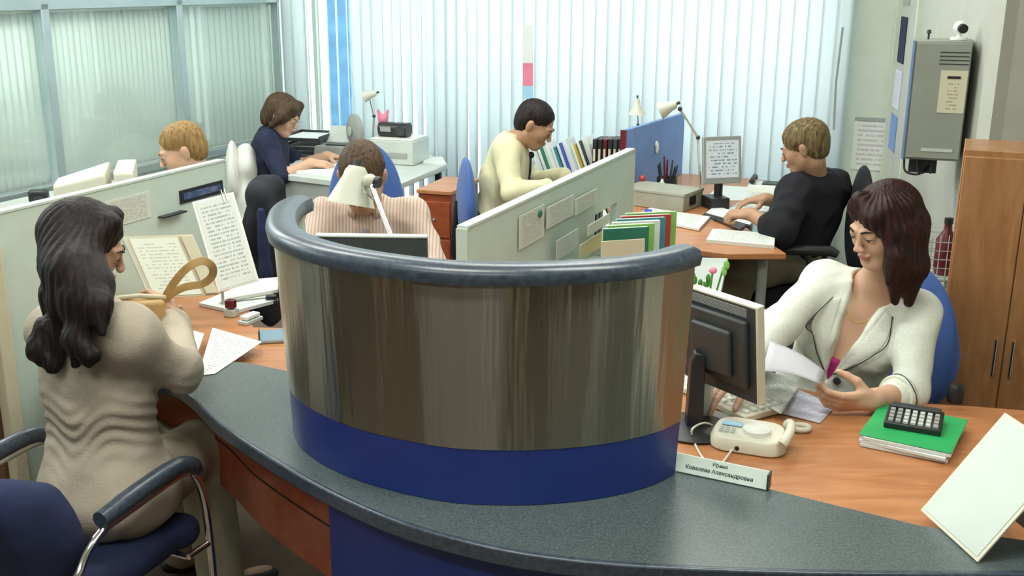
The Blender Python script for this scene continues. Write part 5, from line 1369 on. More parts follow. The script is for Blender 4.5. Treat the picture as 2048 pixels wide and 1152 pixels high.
d = SDF(); d.ell(p + V((0, 0, .045)), [.04, .035, .045]); d.ell(p + V((0, 0, .10)), [.032, .03, .03]); d.cap(p + V((-.02, 0, .12)), p + V((-.03, 0, .15)), .01); d.cap(p + V((.02, 0, .12)), p + V((.03, 0, .15)), .01); d.mesh('body', 'pink', t, .005)
flat('document', 'loose pale papers at the right end of the far desk', [(846, 328), (892, 330), (884, 316), (850, 318)], Z5, 'white_paper', .010, cat='document')

# white coat over the far woman's chair
wc = W(494, 330, 6.5)
wch = office_chair('office_chair', 'chair under a white coat behind the far woman in navy', (wc.x + .12, wc.y, 0), D2R(-80), .30, .55, .92, 'white_fabric', arms=False)
d = SDF(); d.ell(wc + V((0, 0, .0)), [.085, .17, .13], Matrix.Rotation(D2R(12), 3, 'Z'), .05); d.ell(wc + V((-.01, 0, -.22)), [.10, .18, .24], Matrix.Rotation(D2R(12), 3, 'Z'), .05); d.cap(wc + V((.02, -.12, -.22)), wc + V((.16, -.20, -.24)), .03, .03)
d.disp = waves(12, .012, 28, (1, 1, .3)); wo = d.mesh('white_coat', 'white_fabric', None, .008); props(wo, 'white coat hung over the chair at the left of the far woman', 'coat')
# ---------------------------------------------------------------- right wall things
def onwall(x, z, y=0): return MR @ V((x, y, z))
cb = W(1872, 205, 4.05); M = FR((cb.x, cb.y, cb.z - .22), D2R(-21))
t = thing('wall_cabinet', 'grey metal wall cabinet with vents and a pale notice on its door', 'cabinet', tuple(M.translation))
wv_ = .205
MB(M).box((0, .10, .225), (wv_, .22, .44)).build('body', 'cabinet_grey', t, bevel=.004)
dd_ = MB(M).box((.006, -.014, .225), (wv_ - .020, .008, .425)).build('door', 'cabinet_grey', t, bevel=.002)
MB(M).box((-wv_ / 2 + .005, -.012, .225), (.008, .012, .44)).build('edge_strip', 'blue_divider', t)
mb = MB(M)
for k in range(4): mb.box((.045, -.019, .405 - k * .014), (.10, .003, .003))
mb.build('vent_slots', 'dark_plastic', dd_)
MB(M).box((.02, -.019, .045), (.11, .003, .012)).build('handle', 'light_grey', dd_)
no = MB(M); no.slab((.005, -.0190, .185), (.092, 0, 0), (0, 0, .155), .001); no.build('notice', 'notice', dd_)
MB(M).box((.051, -.0215, .315), (.045, .002, .009)).build('notice_heading', 'black_plastic', dd_)
MB(M).box((-.02, .12, -.03), (.10, .08, .058)).build('bracket', 'dark_plastic', t)
for k in range(3):
    mb = MB(M); mb.tube(catmull([(-.09 + k * .05, .05, .0), (-.08 + k * .045, .04, -.05), (-.03 + k * .02, .05, -.06 + k * .01), (0, .09, -.03)], 5), .004, 6); mb.build('cable', 'black_plastic', t, smooth=50)
p = M @ V((.055, .06, .4465)); t2 = thing('camera', 'small black security camera with pale ring on top of the grey wall cabinet', 'camera', tuple(p))
mb = MB(); mb.lathe([(.03, 0), (.03, .008), (.008, .012), (.008, .03)], p, 14); mb.build('foot', 'white_plastic', t2, smooth=40)
mb = MB(); mb.ball(p + V((0, 0, .045)), .024, 14); mb.build('head', 'white_plastic', t2, smooth=60)
mb = MB(); mb.tube([p + V((0, -.015, .043)), p + V((0, -.032, .040))], .017, 14); mb.build('lens', 'black', t2, smooth=40)
p = M @ V((-.05, .06, .4465)); t2 = thing('motion_sensor', 'tiny dark sensor at the left on top of the grey wall cabinet', 'sensor', tuple(p)); mb = MB(); mb.lathe([(.004, 0), (.004, .02), (.009, .022), (.007, .034), (0, .036)], p, 10); mb.build('stem', 'dark_plastic', t2, smooth=40)
# posters edge-on along the right wall
for k, (x0, x1, z0, z1, m, lab) in enumerate(((.08, .30, 1.72, 2.02, 'grey_plastic', 'uppermost grey poster on the right wall beside the window'), (.08, .30, 1.42, 1.66, 'navy_fabric', 'dark blue poster on the right wall, below the grey one'), (.08, .30, 1.18, 1.38, 'page_violet', 'pale printed poster on the right wall below the dark blue one'), (.08, .30, .95, 1.14, 'blue_divider', 'lowest bluish poster on the right wall'))):
    a = MR @ V((x0, -.001, z0)); t = MB(MR).slab((x0, -.001, z0), (x1 - x0, 0, 0), (0, 0, z1 - z0), -.004 if False else .004).build('poster', m, label=lab, cat='poster')
st(MB(MR).box((.72, -.012, 1.5), (.05, .024, 3.0)).box((.03, -.012, 1.5), (.04, .024, 3.0)), 'trim_5', 'wall_paint')
# calendar on the wall right of the window
(cxa, cza), (cxb, czb) = (SX1 + .075, .80), (SX1 + .30, 1.10)
t = thing('wall_calendar', 'white wall calendar with small print right of the window', 'calendar', MW @ V((cxa, 0, cza)))
MB(MW).slab((cxa, -.002, cza), (cxb - cxa, 0, 0), (0, 0, czb - cza), .003).build('sheet', 'calendar', t); MB(MW).slab((cxa, -.006, czb - .02), (cxb - cxa, 0, 0), (0, 0, .02), .002).build('binding', 'grey_plastic', t)
# wire rack with dark red bottles
rk = W(1882, 560, 3.85); M = FR((rk.x, rk.y, 0), D2R(-8))
t = thing('wire_rack', 'free-standing wire rack holding dark red bottles behind the blue chair', 'rack', (rk.x, rk.y, 0))
mb = MB(M); w2_, d2_ = .085, .09; zt = W(1882, 460, 3.85).z
for sx in (-w2_, w2_):
    for sy in (-d2_, d2_): mb.tube([(sx, sy, .002), (sx, sy, zt)], .005, 6)
mb.build('posts', 'light_grey', t, smooth=50)
mb = MB(M); z = .30
while z < zt:
    mb.tube([(-w2_, -d2_, z), (w2_, -d2_, z), (w2_, d2_, z), (-w2_, d2_, z)], .0022, 5, closed=True); z += .032
for k in range(6):
    x = -w2_ + (k + .5) * w2_ / 3; mb.tube([(x, -d2_, .30), (x, -d2_, zt)], .002, 5)
mb.build('mesh_wires', 'light_grey', t, smooth=50)
for z in (.55, .80): MB(M).box((0, 0, z), (2 * w2_, 2 * d2_, .006)).build('shelf', 'light_grey', t)
for k, (x, y, z) in enumerate(((.0, -.01, .804), (-.042, .045, .554), (.042, .045, .554), (0, -.045, .554))):
    o = MB(M).lathe([(.032, 0), (.036, .02), (.036, .13), (.015, .165), (.013, .19)], (x, y, z), 18).build('bottle', 'maroon', label=('dark red bottle alone on the upper shelf of the wire rack', 'left rear dark red bottle on the lower shelf of the wire rack', 'right rear dark red bottle on the lower shelf of the wire rack', 'front dark red bottle on the lower shelf of the wire rack')[k], cat='bottle', smooth=40)
    props(o, group='bottles in the wire rack'); mb = MB(M); mb.lathe([(.016, .19), (.016, .21), (0, .211)], (x, y, z), 12); mb.build('cap', 'white_plastic' if k else 'black_plastic', o, smooth=40)
# flower arrangement just right of the rim end
fp = W(1402, 520, 2.75); fb = at(1398, 640, ZD)
p = V((fp.x, 2.66, ZD)); t = thing('flower_vase', 'small vase with pink and green flowers at the right end of the padded rim', 'vase', tuple(p))
MB().lathe([(.025, 0), (.035, .03), (.032, .10), (.018, .16), (.022, .20), (.018, .20), (.014, .15), (0, .02)], p, 20).build('vase', 'partition_trim', t, smooth=40)
rg = random.Random(3)
for k in range(9):
    a = rg.uniform(0, 6.28); r = rg.uniform(.01, .045); q2 = p + V((r * math.cos(a), r * math.sin(a), rg.uniform(.30, .42)))
    stm = MB(); stm.tube([p + V((0, 0, .19)), (p + V((0, 0, .19))).lerp(q2, .5) + V((0, 0, .02)), q2], .0025, 6); stm.build('stem', 'leaf', t, smooth=50)
    mb = MB()
    if k % 3 == 0: mb.ball(q2, (.011, .011, .009), 8)
    else:
        for i in range(4): mb.ball(q2 + V((rg.uniform(-.012, .012), rg.uniform(-.012, .012), rg.uniform(-.012, .012))), (.007, .003, .012), 6)
    mb.build('blossom' if k % 3 == 0 else 'leaf', 'pink' if k % 3 == 0 else ('leaf', 'lime_card')[k % 2], t, smooth=60)
# ---------------------------------------------------------------- people
UP = V((0, 0, 1))
# ---- woman in the white jacket
wh = dict(head=W(1768, 452, 2.93), shR=W(1648, 562, 3.10), shL=W(1836, 628, 2.96), hip=V((1.02, 3.12, .54)),
          elR=W(1560, 650, 2.93), wrR=W(1478, 742, 2.74), elL=W(1818, 785, 2.80), wrL=W(1742, 800, 2.68),
          knR=V((.74, 2.84, .52)), knL=V((.96, 2.74, .52)), ftR=V((.70, 2.80, .09)), ftL=V((.93, 2.70, .09)))
lookW = V((-.86, -.40, -.36))
pw_ = Person('woman with dark auburn hair in a white jacket reading papers at the right desk', wh, lookW, fem=True, headsc=.97)
f_l = (wh['wrL'] - wh['elL']).normalized()
pw_.body('skin_light', {'L': ((-.96, -.12, -.02), (.05, .72, .50), -1, dict(curl=(.35, .75, .5), thumb=.75)), 'R': ((-.75, -.55, -.25), (0, 0, -1), 1, dict(curl=(.3, .3, .2)))}, h=.0038)
face_parts(pw_.root, wh['head'], pw_.R, .97)
def bob(d, q, R, sc):
    E = lambda p, r, k=.02, sub=False: d.ell(q(*p), [a * sc for a in r], R, k * sc, sub)
    E((0, -.020, .042), (.083, .102, .088), .03)
    # her left side (towards the viewer): a curtain over the cheek
    def fall(pts, a, b, rs, out=.0):
        p = q(*pts[-1]); o = (R @ V((pts[-1][0], 0, 0))) * out
        d.chain([q(*u) for u in pts] + [p + V((0, 0, -a)) + o, p + V((0, 0, -b)) + o * .6], rs, .03)
    fall([(.012, .060, .112), (-.045, .072, .070), (-.079, .046, .012)], .055, .130, [.014, .020, .021, .020, .008], .25)
    fall([(-.060, .030, .080), (-.080, .020, .0)], .09, .185, [.026, .028, .032, .013], .12)
    fall([(-.060, -.03, .05), (-.080, -.035, -.01)], .10, .205, [.032, .032, .034, .015], .15)
    fall([(-.02, -.07, .03), (-.035, -.075, -.02)], .10, .205, [.038, .038, .036, .015])
    # her right side, swept back behind the cheek
    d.chain([q(.020, .050, .108), q(.052, .040, .072), q(.074, .005, .0), q(.084, -.005, -.06), q(.076, -.02, -.12)], [.012, .014, .018, .020, .012], .03)
    fall([(.060, -.05, .03), (.060, -.062, -.02)], .09, .18, [.034, .034, .032, .014])
    E((.018, .118, -.024), (.054, .062, .098), .010, True)
pw_.hair('hair_auburn', bob, h=.0033, strands=(.0016, 34))
# magenta top
d = SDF(); pw_.trunk(d, -.002, bust=.058); d.half(pw_.mid + pw_.fwd * .0 - pw_.spine * .155, pw_.spine * 1 + pw_.fwd * .25, .01)
d.mesh('top', 'magenta', pw_.root, .006)
# jacket with open front
J = SDF(); pw_.trunk(J, .013, bust=.064)
J.ell(wh['hip'], [.185, .15, .13], pw_.RH, .05)
for qd in 'RL':
    a, b, c = wh['sh' + qd], wh['el' + qd], wh['wr' + qd]
    e = b.lerp(c, .34) if qd == 'L' else b.lerp(c, .8)
    J.cap(a, b, .060, .050, .05); J.cap(b, e, .052, .046, .03)
neck = pw_.mid + pw_.spine * .05
Rc = pw_.RC
top_ = pw_.mid + pw_.fwd * .10 + pw_.spine * .06; bot_ = wh['hip'].lerp(pw_.mid, .47) + pw_.fwd * .13
J.ell(neck + pw_.fwd * .025, [.066, .075, .060], Rc, .012, True)
for i in range(16):
    u = i / 15; c = bot_.lerp(top_, u); J.ell(c, [.006 + .048 * u, .05 + .01 * u, .030], Rc, .010, True)
J.half(wh['wrL'].lerp(wh['elL'], .60), (wh['wrL'] - wh['elL']), .003) if False else None
fo = folds(21, .0042, 26, (1, 1, .8))
J.disp = fo
J.mesh('jacket', 'white_jacket', pw_.root, .0042)
# lapels, piping, button
JL = SDF(); pw_.trunk(JL, .018, bust=.066)
def jsurf(a, v, off=.0): # a: across (ax), v: up the spine from hip 0..1
    o = wh['hip'].lerp(pw_.mid, v) + pw_.ax * a + pw_.fwd * .45
    return J.hit(o, -pw_.fwd) + pw_.fwd * off
def lap(sg):
    pin = [(.006, .50), (.020, .62), (.040, .76), (.056, .90), (.062, 1.02)]
    pout = [(.012, .50), (.055, .62), (.088, .74), (.108, .84), (.085, 1.00)]
    mb = MB(); rows = []
    for (a, v), (b, w) in zip(pin, pout):
        rows.append([mb.bm.verts.new(jsurf(sg * (a + (b - a) * t_ / 4), v + (w - v) * t_ / 4, .004 + .003 * math.sin(math.pi * t_ / 4))) for t_ in range(5)])
    for A, B in zip(rows, rows[1:]):
        for k in range(4): mb.bm.faces.new((A[k], A[k + 1], B[k + 1], B[k]))
    lp = mb.build('lapel', 'white_jacket', pw_.root, smooth=60); s_ = lp.modifiers.new('t', 'SOLIDIFY'); s_.thickness = .004; s_.offset = 0
    sb = lp.modifiers.new('s', 'SUBSURF'); sb.levels = 1; sb.render_levels = 2
    pts = [jsurf(sg * a, v, .009) for a, v in pout]; 
    mb = MB(); mb.tube(catmull(pts, 5), .0016, 6); mb.build('piping', 'charcoal', lp, smooth=60)
for sg in (1, -1): lap(sg)
bt = jsurf(-.030, .46, .004); mb = MB(Matrix.Translation(bt) @ pw_.fwd.to_track_quat('Z', 'Y').to_matrix().to_4x4()); mb.lathe([(.011, 0), (.011, .003), (.008, .004), (0, .0035)], n=18); mb.build('button', 'charcoal', pw_.root, smooth=40)
# rolled cuff
cf = wh['elL'].lerp(wh['wrL'], .36); dv = (wh['wrL'] - wh['elL']).normalized(); Mq = Matrix.Translation(cf) @ dv.to_track_quat('Z', 'Y').to_matrix().to_4x4()
mb = MB(Mq); mb.lathe([(.044, -.035), (.054, -.02), (.056, -.004), (.052, .004), (.042, .002), (.040, -.01)], n=30); mb.build('rolled_cuff', 'white_jacket', pw_.root, smooth=60)
mb = MB(Mq); mb.tube([(.0565 * math.cos(a), .0565 * math.sin(a), -.012 + .012 * math.sin(a * 2)) for a in [2 * math.pi * k / 24 for k in range(24)]], .0014, 5, closed=True); mb.build('cuff_piping', 'charcoal', pw_.root, smooth=60)
# bracelet and neck chain
wb = wh['wrL'].lerp(wh['elL'], .10); Mq = Matrix.Translation(wb) @ dv.to_track_quat('Z', 'Y').to_matrix().to_4x4()
mb = MB(Mq); mb.tube([(.030 * math.cos(a), .030 * math.sin(a), .004 * math.sin(a)) for a in [2 * math.pi * k / 28 for k in range(28)]], .0012, 5, closed=True); mb.build('bracelet', 'yellow', pw_.root, smooth=60)
ch_ = []
for k in range(15):
    u = (k - 7) / 7; o = pw_.mid + pw_.ax * (.058 * u) + pw_.spine * (.055 * abs(u) ** 1.6 - .055) + pw_.fwd * .4
    ch_.append(pw_.bodysdf.hit(o, -pw_.fwd) + pw_.fwd * .0012)
mb = MB(); mb.tube(ch_, .0009, 5); mb.build('necklace', 'yellow', pw_.root, smooth=60)
# belt buckle area / lanyard
pw_.trousers('charcoal')
# her chair
cy = yaw_of(pw_.fwd)
bc = V((wh['hip'].x, wh['hip'].y, 0)) - V((pw_.fwd.x, pw_.fwd.y, 0)).normalized() * .02
office_chair('office_chair', 'blue high-backed office chair of the woman in the white jacket', (1.07, 3.15, 0), D2R(118), .42, .50, 1.00, 'chair_blue', arms=True, seat_z=.44, back_off=.31)

# ---- woman with long dark hair, seen from behind
lw = dict(head=W(170, 495, 2.66), shR=W(258, 668, 2.54), shL=W(112, 655, 2.78), hip=V((-1.00, 2.60, .555)),
          elR=W(365, 742, 2.66), wrR=W(345, 648, 2.90), elL=W(300, 730, 3.02), wrL=W(300, 655, 3.02),
          knR=W(402, 884, 2.90), knL=W(335, 868, 3.06), ftR=V((-.80, 2.90, .09)), ftL=V((-.98, 3.10, .09)))
lw['knR'].z = .53; lw['knL'].z = .53
lookL = V((.90, .24, -.42))
pl_ = Person('woman with long dark hair and beige suit sitting at the counter with a tan handbag', lw, lookL, fem=True, legf=(.62, .60, 0), headsc=.95)
pl_.body('skin_tan', {'R': ((-.35, .55, .55), (-.6, .1, -.6), 1, dict(curl=(.5, .7, .5), thumb=.6)), 'L': ((.45, -.1, .50), (.3, -.3, -.7), -1, dict(curl=(.6, .8, .6), thumb=.5))}, h=.0042)
face_parts(pl_.root, lw['head'], pl_.R, .95)
def longhair(d, q, R, sc):
    E = lambda p, r, k=.02, sub=False: d.ell(q(*p), [a * sc for a in r], R, k * sc, sub)
    E((0, -.020, .042), (.084, .104, .090), .03)
    for x in (-1, 1):
        d.chain([q(x * .05, .040, .098), q(x * .074, .012, .03), q(x * .080, -.015, -.06)], [.024, .024, .026], .03)
    h = lw['head']
    top = [q(-.07, -.02, .02), q(-.03, -.08, .02), q(.03, -.08, .02), q(.070, -.035, .02), q(.074, -.022, .0)]
    ends = [W(98, 700, 2.64), W(118, 725, 2.50), W(152, 728, 2.44), W(165, 690, 2.42), W(192, 640, 2.43)]
    mids = [W(112, 590, 2.62), W(125, 600, 2.52), W(155, 600, 2.48), W(176, 590, 2.48), W(190, 572, 2.50)]
    for a, m_, b in zip(top, mids, ends): d.chain([a, a.lerp(m_, .55) + V((0, -.01, 0)), m_, b], [.036, .038, .031, .011], .045)
    d.chain([q(.080, -.015, .0), W(200, 610, 2.44), W(206, 668, 2.40)], [.03, .024, .007], .03)
    d.chain([W(95, 660, 2.55), W(82, 700, 2.53), W(104, 738, 2.50)], [.036, .026, .010], .04)
    d.chain([W(150, 680, 2.44), W(182, 712, 2.42), W(176, 730, 2.42)], [.03, .016, .006], .03)
    E((.01, .120, -.03), (.075, .075, .105), .01, True); E((.075, .078, -.065), (.055, .060, .085), .012, True)
pl_.hair('hair_black', longhair, h=.0045, strands=(.0016, 34))
J = SDF(); pl_.trunk(J, .028)
J.ell(lw['hip'] + V((0, 0, -.01)), [.205, .175, .115], pl_.RH, .05)
pl_.arms(J, .010, 1.0, cuff=.006)
J.cap(pl_.mid, pl_.mid + pl_.spine * .05, .075, .066, .03)
J.half(lw['wrR'].lerp(lw['elR'], .12), (lw['wrR'] - lw['elR']), .002) if False else None
w1 = folds(31, .0055, 20, (.6, .6, 1.7)); 
def fd(P):
    z = P[:, 2]; b = np.exp(-((z - .76) / .08) ** 2)
    return (w1(P) + b * .0030 * np.sin(z * 170 + 5 * np.sin(P[:, 0] * 17 + P[:, 1] * 13) + 3 * np.sin(P[:, 0] * 41))).astype('f')
J.disp = fd
J.half(lw['hip'] + V((0, 0, -.085)), (0, 0, -1), .01)
J.mesh('jacket', 'beige_suit', pl_.root, .0055)
pl_.trousers('beige_trousers', g=.020, h=.007, amp=.006)
# jacket bottom seam and back pocket flap
# handbag in her hands
hb0 = W(288, 632, 2.96)
bg = thing('handbag', 'small tan handbag with a looped strap held by the long-haired woman', 'handbag', tuple(hb0))
MBg = Matrix.Translation(W(276, 612, 2.84)) @ Matrix.Rotation(D2R(35), 4, 'Z') @ Matrix.Rotation(D2R(8), 4, 'Y')
d = SDF(); d.hbox(MBg.translation + V((0, 0, -.03)), (.055, .012, .035), MBg.to_3x3(), .01, sub=False); d.ops[-1] = (*d.ops[-1][:5], .01, False); d._b((MBg.translation,), .14); d.disp = lambda P: np.full(len(P), .014, 'f')
d.mesh('pouch', 'tan_leather', bg, .005)
mb = MB(); mb.tube([MBg @ V((-.075, 0, .022)), MBg @ V((0, -.005, .030)), MBg @ V((.075, 0, .022))], .007, 8); mb.build('frame', 'beige_card', bg, smooth=60)
lp = [W(325, 605, 2.93), W(345, 570, 2.90), W(372, 538, 2.88), W(402, 522, 2.88), W(424, 532, 2.90), W(424, 552, 2.92), W(404, 568, 2.94), W(370, 574, 2.95), W(340, 590, 2.95), W(330, 606, 2.95)]
path = catmull(lp, 5); mb = MB(); rings = []
for i, p in enumerate(path):
    tn = (path[min(i + 1, len(path) - 1)] - path[max(i - 1, 0)]).normalized(); wd = tn.cross(V((.3, -.9, .35))).normalized(); nn_ = tn.cross(wd)
    rings.append([mb.bm.verts.new(p + wd * a * .011 + nn_ * b * .0022) for a, b in ((-1, -1), (1, -1), (1, 1), (-1, 1))])
for A, B in zip(rings, rings[1:]):
    for k in range(4): mb.bm.faces.new((A[k], A[(k + 1) % 4], B[(k + 1) % 4], B[k]))
mb.bm.faces.new(rings[0][::-1]); mb.bm.faces.new(rings[-1]); bmesh.ops.recalc_face_normals(mb.bm, faces=mb.bm.faces)
mb.build('strap', 'tan_leather', bg, smooth=50, bevel=.0008)

def short_hair(d, q, R, sc, fr=.0, back=0.0, vol=1.0):
    E = lambda p, r, k=.02, sub=False: d.ell(q(*p), [a * sc for a in r], R, k * sc, sub)
    E((0, -.020, .043), (.080 * vol, .100 * vol, .084 * vol), .03); E((0, -.05, -.01), (.074, .062, .07), .03)
    E((0, .120, -.030 + fr), (.072, .082, .118), .014, True); E((0, .045, -.085), (.12, .080, .085), .02, True); E((0, -.01, -.115), (.12, .07, .06), .02, True)
# ---- man in the striped shirt behind the lamp
lm = dict(head=W(724, 356, 3.74), shR=W(648, 432, 3.86), shL=W(824, 432, 3.86), hip=V((-.42, 4.02, .57)),
          elR=W(612, 520, 3.72), elL=W(866, 525, 3.72), wrR=V((-.52, 3.40, .775)), wrL=V((-.30, 3.40, .775)),
          knR=V((-.54, 3.58, .55)), knL=V((-.28, 3.58, .55)))
pm = Person('man in a striped shirt and grey tie bent behind the cream desk lamp', lm, (0, -.80, -.60), chest_w=1.1)
pm.body('skin_tan', {'R': ((.2, -.9, -.1), (0, 0, -1), 1, {}), 'L': ((-.2, -.9, -.1), (0, 0, -1), -1, {})}, h=.006)
pm.hair('hair_brown', short_hair, h=.005)
def shirt(P_, m, g=.014, amp=.006, seed=3, sleeve=1.0, freq=26, h=.007, name='shirt', collar=True, bottom=True, cuff=.002):
    J = SDF(); P_.trunk(J, g); P_.arms(J, g - .002, sleeve, cuff=cuff)
    nb = P_.mid + P_.spine * .075 + P_.fwd * .03
    J.ell(nb + P_.spine * .015, [.058, .062, .035], P_.RC, .012, True)
    J.disp = folds(seed, amp, freq)
    o = J.mesh(name, m, P_.root, h)
    if collar:
        mb = MB(); N = 20
        cc = P_.mid + P_.spine * .052 + P_.fwd * .014; rows = [[], []]
        for k in range(N + 1):
            a = math.radians(-155 + 310 * k / N); dr = -P_.fwd * math.cos(a) + P_.ax * math.sin(a)
            rows[0].append(mb.bm.verts.new(cc + dr * .064 + P_.spine * .028)); rows[1].append(mb.bm.verts.new(cc + dr * .078 - P_.spine * .008))
        for k in range(N): mb.bm.faces.new((rows[0][k], rows[0][k + 1], rows[1][k + 1], rows[1][k]))
        c = mb.build('collar', m, P_.root, smooth=60); s_ = c.modifiers.new('t', 'SOLIDIFY'); s_.thickness = .004
    P_.shirt = J
    return o
def tie(P_, m, l0=.95, l1=.35, w=.032):
    J = P_.shirt; mb = MB(); rows = []
    for k in range(9):
        v = l0 + (l1 - l0) * k / 8; o = P_.j['hip'].lerp(P_.mid, v) + P_.fwd * .5; ww = .013 + (w - .013) * k / 8 if k else .017
        rows.append([mb.bm.verts.new(J.hit(o + P_.ax * a * ww, -P_.fwd) + P_.fwd * (.005 + .004 * (1 - a * a))) for a in (-1, 0, 1)])
    for A, B in zip(rows, rows[1:]):
        for k in range(2): mb.bm.faces.new((A[k], A[k + 1], B[k + 1], B[k]))
    t_ = mb.build('tie', m, P_.root, smooth=60); s_ = t_.modifiers.new('t', 'SOLIDIFY'); s_.thickness = .004
    kn = J.hit(P_.j['hip'].lerp(P_.mid, l0 + .03) + P_.fwd * .5, -P_.fwd) + P_.fwd * .008
    mb = MB(); mb.ball(kn, (.018, .012, .018), 10); mb.build('tie_knot', m, t_, smooth=60)
shirt(pm, 'striped_shirt', seed=5); tie(pm, 'grey_tie'); pm.trousers('charcoal')
office_chair('office_chair', 'blue chair whose round back frames the head of the man in the striped shirt', (-.495, 4.12, 0), D2R(180), .31, .70, 1.215, 'chair_blue', arms=False, back_off=.27)
# ---- blond man behind the left partition
bl = dict(head=W(364, 302, 4.75), shR=W(400, 365, 4.98), shL=W(375, 385, 4.62), hip=V((-1.25, 4.86, .56)), knR=V((-1.58, 4.98, .55)), knL=V((-1.57, 4.78, .55)),
          elR=V((-1.40, 5.08, .80)), elL=V((-1.38, 4.66, .79)), wrR=V((-1.62, 4.96, .78)), wrL=V((-1.62, 4.80, .78)))
pb = Person('blond man whose head shows above the left partition, looking left', bl, (-.90, -.28, -.38))
pb.body('skin_light', {'R': ((-.9, -.2, 0), (0, 0, -1), 1, {}), 'L': ((-.9, .2, 0), (0, 0, -1), -1, {})}, h=.006); face_parts(pb.root, bl['head'], pb.R, 1.0, brow='hair_blond')
pb.hair('hair_blond', short_hair, h=.005); shirt(pb, 'white_fabric', seed=8); pb.trousers('charcoal')
office_chair('office_chair', 'dark office chair of the blond man, a black jacket hung over its back', (-1.235, 4.84, 0), D2R(80), .34, .55, .92, 'dark_fabric', arms=False)
d = SDF(); Rz = Matrix.Rotation(D2R(80), 3, 'Z'); jb_ = V((-1.00, 4.80, 0))
d.cap(jb_ + Rz @ V((-.10, 0, .93)), jb_ + Rz @ V((.10, 0, .93)), .060, .060, .04)
d.ell(jb_ + V((0, 0, .76)), [.18, .080, .22], Rz, .05); d.ell(jb_ + V((.0, 0, .50)), [.19, .075, .22], Rz, .06)
d.disp = folds(9, .013, 18, (1, 1, .25)); jk = d.mesh('draped_jacket', 'dark_fabric', None, .007); props(jk, 'black jacket hung over a chair back, right of the tall white sheet holder', 'jacket')
d = SDF(); d.cap(jb_ + V((.02, -.205, .88)), jb_ + V((.03, -.215, .60)), .018, .030, .02); d.disp = waves(4, .004, 60); sf = d.mesh('scarf', 'navy_fabric', None, .006); props(sf, 'dark blue scarf hanging on the black draped jacket', 'scarf')
# ---- far woman in navy
fw = dict(head=W(566, 232, 6.52), shR=W(533, 283, 6.38), shL=W(548, 278, 6.72), hip=W(528, 385, 6.55), elR=W(565, 352, 6.28), wrR=W(622, 326, 6.38), elL=W(598, 330, 6.72), wrL=W(655, 312, 6.62))
fw['hip'].z = .56; hx = fw['hip']; fw['knR'] = hx + V((.38, -.02, -.02)); fw['knL'] = hx + V((.38, .14, -.02))
pf = Person('far woman in a navy short-sleeved top writing before the bright blind', fw, (.86, -.22, -.46), fem=True, legf=(1, .1, 0), headsc=.98)
pf.body('skin_light', {'R': ((.9, .1, -.1), (0, .3, -1), 1, {}), 'L': ((.9, -.1, -.1), (0, -.3, -1), -1, {})}, h=.006); face_parts(pf.root, fw['head'], pf.R, .98, brow='hair_brown')
def midhair(d, q, R, sc):
    E = lambda p, r, k=.02, sub=False: d.ell(q(*p), [a * sc for a in r], R, k * sc, sub)
    E((0, -.022, .045), (.092, .112, .092), .03); E((0, -.07, -.03), (.080, .065, .085), .03)
    for x in (-1, 1): d.chain([q(x * .06, .05, .09), q(x * .086, .03, .02), q(x * .084, -.01, -.06)], [.028, .030, .018], .03)
    E((0, .120, -.025), (.060, .066, .092), .01, True)
pf.hair('hair_brown', midhair, h=.005); shirt(pf, 'navy_shirt', seed=9, sleeve=.35, collar=False, name='top'); pf.trousers('charcoal')
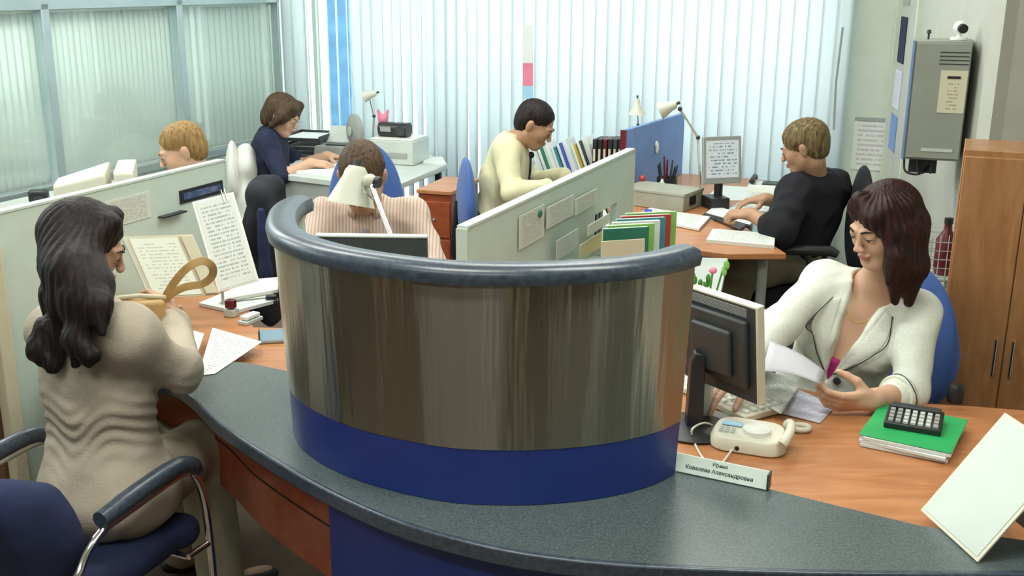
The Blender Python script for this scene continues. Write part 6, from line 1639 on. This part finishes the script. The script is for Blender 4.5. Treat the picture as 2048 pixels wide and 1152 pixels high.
# ---- man in the cream shirt
cm = dict(head=W(1070, 250, 5.55), shR=W(1012, 300, 5.42), shL=W(1028, 292, 5.78), hip=W(985, 430, 5.62), elR=W(1022, 388, 5.28), wrR=W(1092, 372, 5.30), elL=W(1062, 366, 5.84), wrL=W(1128, 352, 5.66))
cm['hip'].z = .60; hx = cm['hip']; cm['knR'] = hx + V((.38, -.12, -.03)); cm['knL'] = hx + V((.38, .08, -.03)); cm['ftR'] = V((cm['knR'].x, cm['knR'].y, .09)); cm['ftL'] = V((cm['knL'].x, cm['knL'].y, .09))
pc_ = Person('man in a cream shirt and black tie leaning over his papers', cm, (.84, -.22, -.56), chest_w=1.05)
pc_.body('skin_tan', {'R': ((.95, .2, -.15), (0, .3, -1), 1, {}), 'L': ((.95, -.1, -.1), (0, -.3, -1), -1, {})}, h=.006); face_parts(pc_.root, cm['head'], pc_.R, 1.0)
def mans(d, q, R, sc): short_hair(d, q, R, sc, fr=.012)
pc_.hair('hair_black', mans, h=.005); shirt(pc_, 'cream_shirt', seed=12, amp=.006, g=.014, freq=22, cuff=.006); tie(pc_, 'black_tie'); pc_.trousers('charcoal')
q = cm['hip']
office_chair('office_chair', 'blue chair seen from the side behind the man in the cream shirt', (q.x + .13, q.y, 0), D2R(-82), .40, .50, .96, 'chair_blue', arms=False, back_off=.27)
# ---- person in the black shirt, seen from behind
bs = dict(head=W(1608, 296, 4.92), shR=W(1668, 372, 5.10), shL=W(1592, 384, 4.86), hip=V((1.47, 5.02, .58)), elL=W(1560, 462, 4.68), wrL=W(1500, 428, 4.80), elR=W(1600, 420, 5.25), wrR=W(1530, 398, 5.20),
          knL=V((1.16, 4.78, .53)), knR=V((1.18, 4.98, .53)), ftL=V((1.14, 4.82, .09)), ftR=V((1.16, 5.0, .09)))
pk = Person('person in a black shirt and khaki trousers seen from behind, writing at the window desk', bs, (-.80, .42, -.36), legf=(-.9, .1, 0), chest_w=1.1)
pk.body('skin_tan', {'L': ((-.85, .25, -.05), (0, .2, -1), -1, dict(curl=(.9, 1.2, .8))), 'R': ((-.9, 0, -.1), (0, 0, -1), 1, {})}, h=.006); face_parts(pk.root, bs['head'], pk.R, 1.0, brow='hair_brown')
pk.hair('hair_gold', lambda d, q, R, sc: short_hair(d, q, R, sc, vol=1.08), h=.005); shirt(pk, 'black_shirt', seed=15, g=.030, sleeve=.62, collar=False, amp=.007, cuff=.01); pk.trousers('khaki', g=.02)
office_chair('office_chair', 'black armchair of the person in the black shirt by the window desk', (1.50, 5.0, 0), D2R(82), .42, .50, 1.02, 'dark_fabric', arms=True, back_off=.27)
# hanging jacket behind the long desk chairs is part of the chair group above
for o in list(bpy.data.objects):
    if o.type == 'MESH' and len(o.data.materials) == 0: print('NO MATERIAL', o.name)
